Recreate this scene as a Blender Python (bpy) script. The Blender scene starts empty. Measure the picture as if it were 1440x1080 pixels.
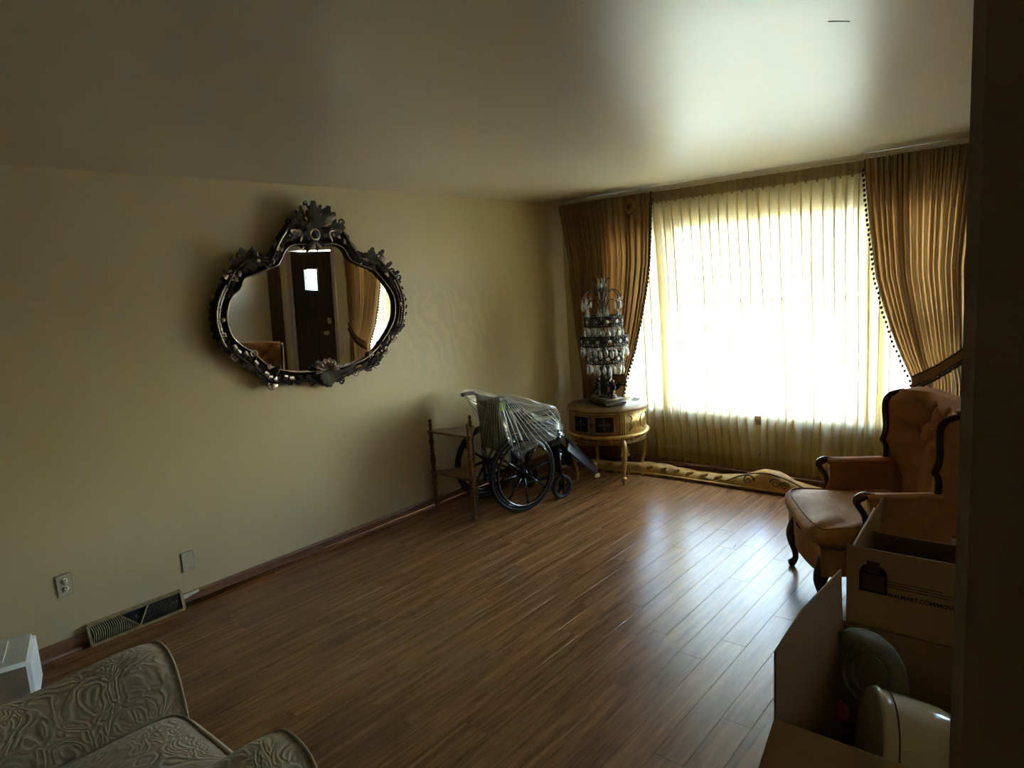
import bpy, bmesh, math, random
from mathutils import Vector, Matrix
from mathutils import noise as mnoise
R_ = random.Random(7)
SC = bpy.context.scene
COL = SC.collection
PI = math.pi
L = 5.447          # window wall
H = 2.44           # ceiling
# ------------------------------------------------------------------ camera
CF = 952.0
CC = Vector((3.93677, 0.0, 1.73666))
CR = Vector((0.76148593, 0.64467178, -0.06736081))
CU = Vector((-0.04629624, 0.15775185, 0.98639293))
CW = Vector((-0.64652598, 0.74800578, -0.1499717))
cam = bpy.data.objects.new('camera', bpy.data.cameras.new('camera'))
COL.objects.link(cam)
cam.matrix_world = Matrix(((CR.x, CU.x, -CW.x, CC.x), (CR.y, CU.y, -CW.y, CC.y), (CR.z, CU.z, -CW.z, CC.z), (0, 0, 0, 1)))
cam.data.sensor_fit = 'HORIZONTAL'; cam.data.sensor_width = 36.0
cam.data.lens = CF / 1440 * 36; cam.data.clip_start = 0.02; cam.data.clip_end = 300
SC.camera = cam
# ------------------------------------------------------------------ world, sun, exposure
W = bpy.data.worlds.new('sky'); SC.world = W; W.use_nodes = True
wn = W.node_tree; wn.nodes.clear()
sky = wn.nodes.new('ShaderNodeTexSky'); sky.sky_type = 'NISHITA'; sky.sun_disc = False
sky.sun_elevation = math.radians(52); sky.sun_rotation = math.radians(200); sky.altitude = 200
sky.air_density = 1.0; sky.dust_density = .7; sky.ozone_density = 1.6
bg = wn.nodes.new('ShaderNodeBackground'); bg.inputs[1].default_value = 3.1
wo = wn.nodes.new('ShaderNodeOutputWorld')
wn.links.new(sky.outputs[0], bg.inputs[0]); wn.links.new(bg.outputs[0], wo.inputs[0])
sun = bpy.data.objects.new('sun_offscreen', bpy.data.lights.new('sun_offscreen', 'SUN')); COL.objects.link(sun)
sun.data.energy = 6.5; sun.data.angle = 0.01; sun.data.color = (1, .95, .86)
sun.rotation_euler = (math.radians(38), 0, math.radians(20))      # from behind the house
def portal(loc, rot, sx, sy):
    o = bpy.data.objects.new('front_window_portal', bpy.data.lights.new('front_window_portal', 'AREA'))
    COL.objects.link(o); o.location = loc; o.rotation_euler = rot
    o.data.shape = 'RECTANGLE'; o.data.size = sx; o.data.size_y = sy; o.data.cycles.is_portal = True
portal((1.87, L + .17, 1.32), (-PI/2, 0, 0), 3.0, 1.75)
vs = SC.view_settings
vs.view_transform = 'Standard'; vs.look = 'None'; vs.gamma = 1.0; vs.use_curve_mapping = False
vs.exposure = 2.75
SC.cycles.use_denoising = True
SC.cycles.max_bounces = 12; SC.cycles.diffuse_bounces = 6; SC.cycles.glossy_bounces = 5
SC.cycles.transparent_max_bounces = 24; SC.cycles.transmission_bounces = 8
SC.cycles.sample_clamp_indirect = 12.0
SC.cycles.caustics_reflective = False; SC.cycles.caustics_refractive = False

def on_plane(u, v, P0, n):
    d = CR*((u-720)/CF) + CU*((540-v)/CF) + CW
    t = (Vector(P0)-CC).dot(n)/d.dot(n)
    return CC + d*t

# ------------------------------------------------------------------ materials
def new_mat(name):
    m = bpy.data.materials.new(name); m.use_nodes = True
    nt = m.node_tree; nt.nodes.clear()
    out = nt.nodes.new('ShaderNodeOutputMaterial')
    return m, nt, out
def N(nt, t, **kw):
    n = nt.nodes.new(t)
    for k, v in kw.items(): setattr(n, k, v)
    return n
def ramp(nt, fac, stops):
    r = N(nt, 'ShaderNodeValToRGB')
    e = r.color_ramp.elements
    while len(e) > 1: e.remove(e[-1])
    e[0].position, e[0].color = stops[0][0], (*stops[0][1], 1)
    for p, c in stops[1:]:
        x = e.new(p); x.color = (*c, 1)
    if fac is not None: nt.links.new(fac, r.inputs[0])
    return r.outputs[0]
def coord(nt, scale=(1,1,1), kind='Object', rot=(0,0,0), loc=(0,0,0)):
    tc = N(nt, 'ShaderNodeTexCoord'); mp = N(nt, 'ShaderNodeMapping')
    mp.inputs['Scale'].default_value = scale; mp.inputs['Rotation'].default_value = rot
    mp.inputs['Location'].default_value = loc
    nt.links.new(tc.outputs[kind], mp.inputs[0]); return mp.outputs[0]
def noise(nt, vec, scale, detail=4, rough=.55, dist=0):
    n = N(nt, 'ShaderNodeTexNoise'); n.inputs['Scale'].default_value = scale
    n.inputs['Detail'].default_value = detail; n.inputs['Roughness'].default_value = rough
    n.inputs['Distortion'].default_value = dist
    nt.links.new(vec, n.inputs['Vector']); return n.outputs['Fac']
def bump(nt, h, strength, dist=.002):
    b = N(nt, 'ShaderNodeBump'); b.inputs['Strength'].default_value = strength
    b.inputs['Distance'].default_value = dist; nt.links.new(h, b.inputs['Height']); return b.outputs[0]
def mul(c, k): return tuple(x*k for x in c)
def basic(name, col, rough=.5, metal=0, var=.18, scale=12, bstr=.15, bscale=60, spec=.5, trans=0, ior=1.45, stretch=(1,1,1), sheen=0, bdist=.002, kind='Object'):
    m, nt, out = new_mat(name)
    p = N(nt, 'ShaderNodeBsdfPrincipled'); v = coord(nt, stretch, kind)
    n1 = noise(nt, v, scale)
    c = ramp(nt, n1, [(.3, mul(col, 1-var)), (.7, mul(col, 1+var))])
    nt.links.new(c, p.inputs['Base Color'])
    p.inputs['Roughness'].default_value = rough; p.inputs['Metallic'].default_value = metal
    p.inputs['Specular IOR Level'].default_value = spec; p.inputs['Transmission Weight'].default_value = trans
    p.inputs['IOR'].default_value = ior
    if sheen:
        p.inputs['Sheen Weight'].default_value = sheen; p.inputs['Sheen Roughness'].default_value = .4
    if bstr: nt.links.new(bump(nt, noise(nt, v, bscale), bstr, bdist), p.inputs['Normal'])
    nt.links.new(p.outputs[0], out.inputs[0]); return m
M = {}
def wall_mat():
    m, nt, out = new_mat('painted_plaster'); p = N(nt, 'ShaderNodeBsdfPrincipled')
    v = coord(nt)
    n1 = noise(nt, v, 1.3, 3)
    base = ramp(nt, n1, [(.3, (.645, .525, .305)), (.7, (.69, .57, .345))])
    # old patching compound smeared beside the mirror
    sep = N(nt, 'ShaderNodeSeparateXYZ'); nt.links.new(v, sep.inputs[0])
    def window(sock, c, w):
        a = N(nt, 'ShaderNodeMath', operation='SUBTRACT'); nt.links.new(sock, a.inputs[0]); a.inputs[1].default_value = c
        b = N(nt, 'ShaderNodeMath', operation='ABSOLUTE'); nt.links.new(a.outputs[0], b.inputs[0])
        r = N(nt, 'ShaderNodeMapRange', interpolation_type='SMOOTHSTEP'); nt.links.new(b.outputs[0], r.inputs[0])
        r.inputs[1].default_value = w*.35; r.inputs[2].default_value = w; r.inputs[3].default_value = 1; r.inputs[4].default_value = 0
        return r.outputs[0]
    my = window(sep.outputs[1], 3.85, .80); mz = window(sep.outputs[2], 1.40, .50); mx = window(sep.outputs[0], 0, .1)
    a = N(nt, 'ShaderNodeMath', operation='MULTIPLY'); nt.links.new(my, a.inputs[0]); nt.links.new(mz, a.inputs[1])
    a2 = N(nt, 'ShaderNodeMath', operation='MULTIPLY'); nt.links.new(a.outputs[0], a2.inputs[0]); nt.links.new(mx, a2.inputs[1])
    wv = N(nt, 'ShaderNodeTexWave', wave_type='RINGS'); wv.inputs['Scale'].default_value = 2.6
    wv.inputs['Distortion'].default_value = 14; wv.inputs['Detail'].default_value = 3; wv.inputs['Detail Scale'].default_value = 1.4
    nt.links.new(v, wv.inputs['Vector'])
    s = ramp(nt, wv.outputs['Fac'], [(.0, (0,0,0)), (.42, (.15,.15,.15)), (.5, (1,1,1)), (.56, (.2,.2,.2)), (1, (.5,.5,.5))])
    a3 = N(nt, 'ShaderNodeMath', operation='MULTIPLY'); nt.links.new(s, a3.inputs[0]); nt.links.new(a2.outputs[0], a3.inputs[1])
    a4 = N(nt, 'ShaderNodeMath', operation='MULTIPLY'); nt.links.new(a3.outputs[0], a4.inputs[0]); a4.inputs[1].default_value = .8
    mx_ = N(nt, 'ShaderNodeMix', data_type='RGBA'); nt.links.new(a4.outputs[0], mx_.inputs[0])
    nt.links.new(base, mx_.inputs[6]); mx_.inputs[7].default_value = (.50, .42, .27, 1)
    nt.links.new(mx_.outputs[2], p.inputs['Base Color'])
    p.inputs['Roughness'].default_value = .42; p.inputs['Specular IOR Level'].default_value = .35
    ad = N(nt, 'ShaderNodeMath', operation='ADD'); nt.links.new(noise(nt, v, 9, 5), ad.inputs[0]); nt.links.new(a3.outputs[0], ad.inputs[1])
    nt.links.new(bump(nt, ad.outputs[0], .25, .004), p.inputs['Normal'])
    nt.links.new(p.outputs[0], out.inputs[0]); return m
M['wall'] = wall_mat()
def ceil_mat():
    m, nt, out = new_mat('ceiling_gloss_paint'); p = N(nt, 'ShaderNodeBsdfPrincipled')
    v = coord(nt)
    c = ramp(nt, noise(nt, v, .9, 3), [(.3, (.66, .58, .41)), (.7, (.70, .62, .45))])
    nt.links.new(c, p.inputs['Base Color']); p.inputs['Specular IOR Level'].default_value = .5
    r = N(nt, 'ShaderNodeMapRange'); nt.links.new(noise(nt, v, 1.7, 3), r.inputs[0])
    r.inputs[3].default_value = .27; r.inputs[4].default_value = .35
    nt.links.new(r.outputs[0], p.inputs['Roughness'])
    v2 = coord(nt, (.5, 2.2, 1), rot=(0, 0, .6))
    ad = N(nt, 'ShaderNodeMath', operation='ADD'); nt.links.new(noise(nt, v2, 2.2, 4), ad.inputs[0])
    m2 = N(nt, 'ShaderNodeMath', operation='MULTIPLY'); nt.links.new(noise(nt, v, 120, 2), m2.inputs[0]); m2.inputs[1].default_value = .04
    nt.links.new(m2.outputs[0], ad.inputs[1])
    nt.links.new(bump(nt, ad.outputs[0], .3, .008), p.inputs['Normal'])
    nt.links.new(p.outputs[0], out.inputs[0]); return m
M['ceiling'] = ceil_mat()
def wood_mat(name, dark, mid, light, rough=.35, scale=1, along=(14, .8, 14), rand=True, bstr=.2, spec=.5):
    m, nt, out = new_mat(name); p = N(nt, 'ShaderNodeBsdfPrincipled')
    tc = N(nt, 'ShaderNodeTexCoord'); oi = N(nt, 'ShaderNodeObjectInfo')
    mp = N(nt, 'ShaderNodeMapping'); mp.inputs['Scale'].default_value = mul(along, scale)
    nt.links.new(tc.outputs['Object'], mp.inputs[0])
    cb = N(nt, 'ShaderNodeCombineXYZ'); mm = N(nt, 'ShaderNodeMath', operation='MULTIPLY'); mm.inputs[1].default_value = 60
    nt.links.new(oi.outputs['Random'], mm.inputs[0])
    for i in range(3): nt.links.new(mm.outputs[0], cb.inputs[i])
    nt.links.new(cb.outputs[0], mp.inputs['Location'])
    n1 = noise(nt, mp.outputs[0], 1.0, 6, .62, .6)
    n2 = noise(nt, mp.outputs[0], 6.0, 3, .6)
    ad = N(nt, 'ShaderNodeMath', operation='MULTIPLY_ADD'); nt.links.new(n2, ad.inputs[0]); ad.inputs[1].default_value = .35
    nt.links.new(n1, ad.inputs[2])
    c = ramp(nt, ad.outputs[0], [(.42, dark), (.62, mid), (.86, light)])
    hs = N(nt, 'ShaderNodeHueSaturation')
    if rand:
        r = N(nt, 'ShaderNodeMapRange'); nt.links.new(oi.outputs['Random'], r.inputs[0])
        r.inputs[3].default_value = .90; r.inputs[4].default_value = 1.10; nt.links.new(r.outputs[0], hs.inputs['Value'])
    nt.links.new(c, hs.inputs['Color']); nt.links.new(hs.outputs[0], p.inputs['Base Color'])
    p.inputs['Roughness'].default_value = rough; p.inputs['Specular IOR Level'].default_value = spec
    nt.links.new(bump(nt, ad.outputs[0], bstr, .001), p.inputs['Normal'])
    nt.links.new(p.outputs[0], out.inputs[0]); return m
M['floor'] = wood_mat('plank_floor', (.075, .030, .010), (.205, .090, .033), (.34, .165, .066), rough=.27, scale=2.0, along=(16, .9, 16), bstr=.12)
M['joint'] = basic('floor_joint', (.05, .022, .01), .6)
M['base'] = wood_mat('baseboard_wood', (.12, .05, .022), (.22, .10, .05), (.30, .15, .08), rough=.42, rand=False)
M['shelfwood'] = wood_mat('walnut_stain', (.07, .028, .010), (.17, .075, .026), (.27, .13, .05), rough=.3, along=(5, 5, 2), rand=False)
M['darkwood'] = basic('dark_mahogany', (.035, .016, .011), .28, var=.3, scale=18)
M['doorwood'] = wood_mat('dark_door_wood', (.016, .009, .006), (.04, .022, .014), (.075, .042, .026), rough=.5, along=(10, 10, .8), rand=False, spec=.15)
M['casing'] = basic('door_casing_brown', (.09, .045, .025), .45)
M['partition'] = basic('partition_paint', (.46, .36, .30), .6, var=.08, bstr=.3, bscale=220)
M['sill'] = basic('sill_wood', (.30, .17, .11), .5)
M['white'] = basic('white_frame_paint', (.75, .74, .70), .4, var=.05)
M['cream_plate'] = basic('cream_plastic', (.62, .54, .38), .35, var=.06)
M['brass_old'] = basic('tarnished_brass', (.50, .40, .22), .42, metal=.55, var=.25, scale=30)
M['black_hole'] = basic('dark_void', (.008, .007, .006), .8, bstr=0)
def thin_mat(name, tr, trc, dif, difc, glossy=0, gr=.1, bumpscale=None):
    # see-through part + translucent cloth part
    m, nt, out = new_mat(name)
    v = coord(nt)
    t = N(nt, 'ShaderNodeBsdfTransparent'); t.inputs[0].default_value = (*trc, 1)
    d = N(nt, 'ShaderNodeBsdfDiffuse'); l = N(nt, 'ShaderNodeBsdfTranslucent')
    c = ramp(nt, noise(nt, v, 40, 3), [(.3, mul(difc, .92)), (.7, difc)])
    nt.links.new(c, d.inputs[0]); nt.links.new(c, l.inputs[0])
    a = N(nt, 'ShaderNodeMixShader'); a.inputs[0].default_value = dif
    nt.links.new(d.outputs[0], a.inputs[1]); nt.links.new(l.outputs[0], a.inputs[2])
    b = N(nt, 'ShaderNodeMixShader'); b.inputs[0].default_value = tr
    nt.links.new(a.outputs[0], b.inputs[1]); nt.links.new(t.outputs[0], b.inputs[2])
    last = b.outputs[0]
    if bumpscale:
        bn = bump(nt, noise(nt, v, bumpscale, 4), .3, .002)
        nt.links.new(bn, d.inputs['Normal']); nt.links.new(bn, l.inputs['Normal'])
    if glossy:
        g = N(nt, 'ShaderNodeBsdfGlossy'); g.inputs['Roughness'].default_value = gr
        e = N(nt, 'ShaderNodeMixShader'); e.inputs[0].default_value = glossy
        nt.links.new(last, e.inputs[1]); nt.links.new(g.outputs[0], e.inputs[2]); last = e.outputs[0]
        if bumpscale: nt.links.new(bn, g.inputs['Normal'])
    nt.links.new(last, out.inputs[0]); return m
M['sheer'] = thin_mat('cream_sheer_voile', .17, (1, .97, .88), .42, (.80, .68, .40))
M['hem'] = thin_mat('cream_sheer_hem', .10, (1, .95, .8), .5, (.66, .50, .24))
M['header'] = thin_mat('gold_header_tape', .0, (1, 1, 1), .25, (.36, .25, .115))
M['drape'] = thin_mat('gold_satin_drape', .0, (1, 1, 1), .42, (.36, .19, .065), glossy=.05, gr=.45, bumpscale=300)
M['fringe'] = basic('dark_ball_fringe', (.07, .04, .02), .8)
M['blind'] = thin_mat('white_blind_slat', .10, (1, 1, 1), .58, (.90, .89, .84))
def glass_mat(name, tint=(1, 1, 1), refl=.07, rough=.01):
    m, nt, out = new_mat(name)
    t = N(nt, 'ShaderNodeBsdfTransparent'); t.inputs[0].default_value = (*tint, 1)
    g = N(nt, 'ShaderNodeBsdfGlossy'); g.inputs['Roughness'].default_value = rough
    a = N(nt, 'ShaderNodeMixShader'); a.inputs[0].default_value = refl
    nt.links.new(t.outputs[0], a.inputs[1]); nt.links.new(g.outputs[0], a.inputs[2]); nt.links.new(a.outputs[0], out.inputs[0])
    return m
M['glass'] = glass_mat('window_glass', (.95, .96, .97))
M['tableglass'] = glass_mat('dark_table_glass', (.9, .9, .85), .14, .03)
M['plateglass'] = thin_mat('pressed_glass', .62, (.9, .93, .9), .4, (.5, .52, .48), glossy=.16, gr=.08)
M['plastic'] = thin_mat('clear_plastic_film', .85, (.98, .98, .97), .45, (.80, .80, .76), glossy=.10, gr=.12, bumpscale=18)
m, nt, out = new_mat('silvered_mirror'); g = N(nt, 'ShaderNodeBsdfGlossy'); g.inputs['Roughness'].default_value = .012
g.inputs[0].default_value = (.86, .86, .82, 1); nt.links.new(g.outputs[0], out.inputs[0]); M['mirror'] = m
M['frame'] = basic('antique_black_bronze', (.030, .018, .013), .17, metal=.45, var=.5, scale=26, bstr=.5, bscale=90, bdist=.004)
M['frame_hi'] = basic('bronze_painted_highlight', (.34, .26, .21), .2, metal=.8, var=.4, scale=30)  # lighter bronze, colours highlights onto lips, beads and some carving
M['gold'] = basic('antique_gold_paint', (.46, .29, .085), .34, metal=.45, var=.35, scale=22, bstr=.3)
M['gold_dark'] = basic('brown_gold_stain', (.25, .125, .04), .36, metal=.2, var=.3, scale=20)
M['door_dark'] = basic('black_smoked_panel', (.012, .011, .014), .2, var=.2)
M['iron'] = basic('dark_pewter_filigree', (.035, .03, .027), .35, metal=.6, var=.4, scale=60)
M['pewter'] = basic('aged_pewter', (.10, .085, .07), .35, metal=.7, var=.4, scale=50, bstr=.6, bscale=60, bdist=.006)
M['stone'] = basic('grey_marble', (.30, .28, .25), .25, var=.3, scale=25)
m, nt, out = new_mat('cut_crystal'); p = N(nt, 'ShaderNodeBsdfPrincipled')
p.inputs['Base Color'].default_value = (.95, .96, .97, 1); p.inputs['Roughness'].default_value = .03
p.inputs['Transmission Weight'].default_value = .5; p.inputs['IOR'].default_value = 1.7; p.inputs['Specular IOR Level'].default_value = .8
nv = coord(nt); nt.links.new(ramp(nt, noise(nt, nv, 90, 2), [(.35, (.75, .74, .72)), (.65, (.98, .98, 1))]), p.inputs['Base Color'])
nt.links.new(p.outputs[0], out.inputs[0]); M['crystal'] = m
M['rubber'] = basic('black_rubber', (.012, .012, .013), .45)
M['blackmetal'] = basic('black_enamel_tube', (.012, .012, .013), .22, spec=.6)
M['chrome'] = basic('chrome', (.55, .55, .55), .15, metal=1, var=.05)
M['vinyl'] = basic('black_vinyl', (.016, .016, .017), .35, bstr=.4, bscale=30)
M['tag'] = basic('green_paper_tag', (.28, .46, .06), .6, var=.06)
M['ivory'] = basic('ivory_plastic', (.72, .64, .45), .4)
M['velvet'] = basic('rust_velvet', (.38, .165, .068), .8, var=.14, scale=14, bstr=.35, bscale=90, spec=.12)
M['satin'] = basic('gold_brown_satin', (.38, .19, .075), .62, var=.16, scale=16, bstr=.5, bscale=14, bdist=.004, stretch=(1, 3, 1), spec=.12)
M['cardboard'] = basic('kraft_cardboard', (.34, .225, .12), .75, var=.08, scale=8, bstr=.15, bscale=120, stretch=(1, 1, .3), spec=.12)
M['torn'] = basic('torn_paper_edge', (.75, .72, .66), .8)
M['ink'] = basic('black_print', (.02, .018, .016), .7, bstr=0, spec=.05)
M['ink_soft'] = basic('faded_print', (.085, .058, .034), .7, bstr=0, spec=.05)
M['ceramic'] = basic('cream_enamel', (.60, .53, .34), .16, var=.05, bstr=0)
M['red'] = basic('red_plastic', (.22, .012, .02), .4)
M['blackcloth'] = basic('black_cloth', (.012, .012, .014), .9)
M['foam'] = basic('white_foam', (.80, .80, .80), .8, var=.05, bstr=.4, bscale=160)
M['wire'] = basic('black_cord', (.02, .018, .016), .5)
def damask():
    m, nt, out = new_mat('cream_damask'); p = N(nt, 'ShaderNodeBsdfPrincipled')
    v = coord(nt)
    wv = N(nt, 'ShaderNodeTexNoise'); wv.inputs['Scale'].default_value = 6.5; wv.inputs['Detail'].default_value = 1.2; wv.inputs['Distortion'].default_value = 3.2
    nt.links.new(v, wv.inputs['Vector'])
    ml = N(nt, 'ShaderNodeMath', operation='MULTIPLY'); nt.links.new(wv.outputs['Fac'], ml.inputs[0]); ml.inputs[1].default_value = 34
    sn = N(nt, 'ShaderNodeMath', operation='SINE'); nt.links.new(ml.outputs[0], sn.inputs[0])
    c = ramp(nt, sn.outputs[0], [(.0, (.40, .335, .24)), (.35, (.47, .405, .30)), (.75, (.50, .435, .33)), (1, (.36, .30, .21))])
    nt.links.new(c, p.inputs['Base Color']); p.inputs['Roughness'].default_value = .62
    p.inputs['Sheen Weight'].default_value = .2
    a2 = N(nt, 'ShaderNodeMath', operation='MULTIPLY_ADD'); nt.links.new(noise(nt, v, 260, 2), a2.inputs[0]); a2.inputs[1].default_value = .12
    nt.links.new(sn.outputs[0], a2.inputs[2])
    nt.links.new(bump(nt, a2.outputs[0], .30, .003), p.inputs['Normal'])
    nt.links.new(p.outputs[0], out.inputs[0]); return m
M['damask'] = damask()
M['piping'] = basic('tan_piping', (.38, .31, .21), .6)
M['cornice'] = basic('gold_quilted_fabric', (.44, .25, .065), .5, var=.22, scale=16, bstr=.5, bscale=26, bdist=.006)
M['cornice_line'] = basic('brown_braid', (.16, .085, .03), .6)
M['concrete'] = basic('pale_concrete', (.34, .34, .345), .8, scale=.6)
M['asphalt'] = basic('grey_asphalt', (.22, .22, .23), .8, scale=.6)
M['grass'] = basic('lawn_grass', (.17, .22, .11), .9, scale=1.5, var=.35)
M['leaf'] = basic('tree_leaves', (.09, .19, .05), .8, var=.4, scale=2)
M['bark'] = basic('bark', (.10, .07, .05), .9)
M['siding'] = basic('pale_siding', (.62, .60, .55), .7, var=.05)
M['roofing'] = basic('grey_shingle', (.18, .17, .17), .8)
M['carpaint'] = basic('blue_silver_car_paint', (.25, .36, .50), .15, metal=.5, var=.05, bstr=0)
M['carglass'] = basic('dark_car_glass', (.03, .04, .05), .05, var=.1, bstr=0)
M['lamp_lens'] = basic('clear_lens', (.7, .72, .75), .1, bstr=0)

# ------------------------------------------------------------------ mesh builder
class MB:
    def __init__(s): s.v = []; s.f = []; s.sm = []
    def add(s, vs, fs, smooth=False, mat=None):
        o = len(s.v)
        s.v += [tuple(mat @ Vector(v)) if mat else tuple(v) for v in vs]
        s.f += [tuple(i+o for i in f) for f in fs]; s.sm += [smooth]*len(fs); return s
    def box(s, a, b, mat=None):
        x0, y0, z0 = a; x1, y1, z1 = b
        return s.add([(x0,y0,z0),(x1,y0,z0),(x1,y1,z0),(x0,y1,z0),(x0,y0,z1),(x1,y0,z1),(x1,y1,z1),(x0,y1,z1)],
              [(0,3,2,1),(4,5,6,7),(0,1,5,4),(1,2,6,5),(2,3,7,6),(3,0,4,7)], False, mat)
    def bar(s, p, q, w, h=None, up=(0,0,1)):
        p, q = Vector(p), Vector(q); d = (q-p); l = d.length; d.normalize(); u = Vector(up)
        if abs(d.dot(u)) > .99: u = Vector((1,0,0))
        x = d.cross(u).normalized(); y = x.cross(d)
        m = Matrix(((x.x,d.x,y.x,p.x),(x.y,d.y,y.y,p.y),(x.z,d.z,y.z,p.z),(0,0,0,1)))
        h = h or w
        return s.box((-w/2,0,-h/2),(w/2,l,h/2), m)
    def lathe(s, prof, seg=20, mat=None, a0=0, a1=2*PI, cap=True):
        full = abs(a1-a0-2*PI) < 1e-6; n = seg if full else seg+1
        vs = []; fs = []
        for r, z in prof:
            for k in range(n):
                a = a0+(a1-a0)*k/seg; vs.append((r*math.cos(a), r*math.sin(a), z))
        for i in range(len(prof)-1):
            for k in range(seg):
                k2 = (k+1) % n if full else k+1
                fs.append((i*n+k, i*n+k2, (i+1)*n+k2, (i+1)*n+k))
        if full and cap:
            if prof[0][0] > 1e-5: fs.append(tuple(range(n-1, -1, -1)))
            if prof[-1][0] > 1e-5: fs.append(tuple((len(prof)-1)*n+k for k in range(n)))
        return s.add(vs, fs, True, mat)
    def tube(s, path, r, seg=8, closed=False, flat=1.0, up=(0,0,1), mat=None):
        P = [Vector(p) for p in path]; n = len(P)
        rr = r if isinstance(r, (list, tuple)) else [r]*n
        vs = []; fs = []; prev = None
        for i in range(n):
            t = (P[(i+1) % n]-P[i-1]) if closed else (P[min(i+1, n-1)]-P[max(i-1, 0)])
            if t.length < 1e-9: t = Vector((0,0,1))
            t.normalize()
            if prev is None:
                u = Vector(up); 
                if abs(u.dot(t)) > .95: u = Vector((1,0,0)) if abs(t.x) < .9 else Vector((0,1,0))
            else: u = prev
            u = (u - t*u.dot(t))
            if u.length < 1e-6: u = t.orthogonal()
            u.normalize(); prev = u; w = t.cross(u)
            for k in range(seg):
                a = 2*PI*k/seg; q = P[i]+(u*math.cos(a)*flat+w*math.sin(a))*rr[i]; vs.append(tuple(q))
        m_ = n if closed else n-1
        for i in range(m_):
            j = (i+1) % n
            for k in range(seg):
                k2 = (k+1) % seg; fs.append((i*seg+k, i*seg+k2, j*seg+k2, j*seg+k))
        if not closed: fs += [tuple(range(seg-1,-1,-1)), tuple((n-1)*seg+k for k in range(seg))]
        return s.add(vs, fs, True, mat)
    def ball(s, c, r, seg=10, rings=6, mat=None):
        if not isinstance(r, (tuple, list)): r = (r, r, r)
        vs = [(c[0], c[1], c[2]-r[2])]; fs = []
        for i in range(1, rings):
            a = PI*i/rings
            for k in range(seg):
                b = 2*PI*k/seg
                vs.append((c[0]+r[0]*math.sin(a)*math.cos(b), c[1]+r[1]*math.sin(a)*math.sin(b), c[2]-r[2]*math.cos(a)))
        vs.append((c[0], c[1], c[2]+r[2])); e = len(vs)-1
        for k in range(seg):
            k2 = (k+1) % seg
            fs.append((0, 1+k2, 1+k)); fs.append((e, e-seg+k, e-seg+k2))
            for i in range(rings-2): fs.append((1+i*seg+k, 1+i*seg+k2, 1+(i+1)*seg+k2, 1+(i+1)*seg+k))
        return s.add(vs, fs, True, mat)
    def grid(s, nu, nv, fn, closed_u=False, mat=None, smooth=True):
        vs = [fn(i/(nu if closed_u else nu), j/nv) for j in range(nv+1) for i in range(nu if closed_u else nu+1)]
        w = nu if closed_u else nu+1; fs = []
        for j in range(nv):
            for i in range(nu):
                i2 = (i+1) % w if closed_u else i+1
                fs.append((j*w+i, j*w+i2, (j+1)*w+i2, (j+1)*w+i))
        return s.add(vs, fs, smooth, mat)
    def prism(s, poly, fn0, fn1, smooth=False):
        n = len(poly); vs = [fn0(*p) for p in poly]+[fn1(*p) for p in poly]
        fs = [tuple(range(n-1,-1,-1)), tuple(range(n, 2*n))]+[(k, (k+1) % n, n+(k+1) % n, n+k) for k in range(n)]
        return s.add(vs, fs, smooth)
    def mesh(s, name, mat, bevel=0, seg=2, autosmooth=False):
        me = bpy.data.meshes.new(name); me.from_pydata(s.v, [], s.f)
        for p, f in zip(me.polygons, s.sm): p.use_smooth = f
        bm = bmesh.new(); bm.from_mesh(me)
        if bevel:
            es = [e for e in bm.edges if len(e.link_faces) == 2 and e.calc_face_angle(0) > .5]
            nf_ = bmesh.ops.bevel(bm, geom=es, offset=bevel, segments=seg, affect='EDGES', clamp_overlap=True)['faces']
            for f in nf_: f.smooth = True
        bmesh.ops.recalc_face_normals(bm, faces=bm.faces)
        bm.to_mesh(me); bm.free()
        me.materials.append(M[mat] if isinstance(mat, str) else mat); me.update(); return me
    def build(s, name, mat, parent=None, loc=None, rotz=0, kind=None, label=None, **kw):
        return place(name, s.mesh(name, mat, **kw), parent, loc, rotz, kind, label)
def place(name, me, parent=None, loc=None, rotz=0, kind=None, label=None, mat=None):
    o = bpy.data.objects.new(name, me); COL.objects.link(o)
    if parent: o.parent = parent
    if mat is not None: o.matrix_local = mat
    else:
        if loc: o.location = loc
        if rotz: o.rotation_euler = (0, 0, rotz)
    if kind: o['kind'] = kind
    if label: o['label'] = label
    return o
def tag(o, label, cat, group=None):
    o['label'] = label; o['category'] = cat
    if group: o['group'] = group
    return o
def thing(name, label, cat, loc=(0,0,0), rotz=0, group=None):
    o = bpy.data.objects.new(name, None); COL.objects.link(o); o.empty_display_size = .1
    o.location = loc; o.rotation_euler = (0, 0, rotz); return tag(o, label, cat, group)
def spline(pts, n, closed=False):
    P = [Vector(p) for p in pts]; out = []; m = len(P); segs = m if closed else m-1
    for i in range(segs):
        p0 = P[(i-1) % m] if closed or i > 0 else P[0]; p1 = P[i]; p2 = P[(i+1) % m]
        p3 = P[(i+2) % m] if closed or i+2 < m else P[-1]
        for k in range(n):
            t = k/n
            out.append(.5*((2*p1)+(p2-p0)*t+(2*p0-5*p1+4*p2-p3)*t*t+(3*p1-p0-3*p2+p3)*t**3))
    if not closed: out.append(P[-1])
    return out
def interp(tab, x):
    if x <= tab[0][0]: return tab[0][1]
    for (a, p), (b, q) in zip(tab, tab[1:]):
        if x <= b:
            t = (x-a)/(b-a); t = t*t*(3-2*t) if False else t
            return p+(q-p)*t
    return tab[-1][1]
def sstep(a, b, x):
    t = max(0, min(1, (x-a)/(b-a))); return t*t*(3-2*t)
# ================================================================== STRUCTURE
XR, YB = 5.5, -4.2
def struct(o): o['kind'] = 'structure'; return o
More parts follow.
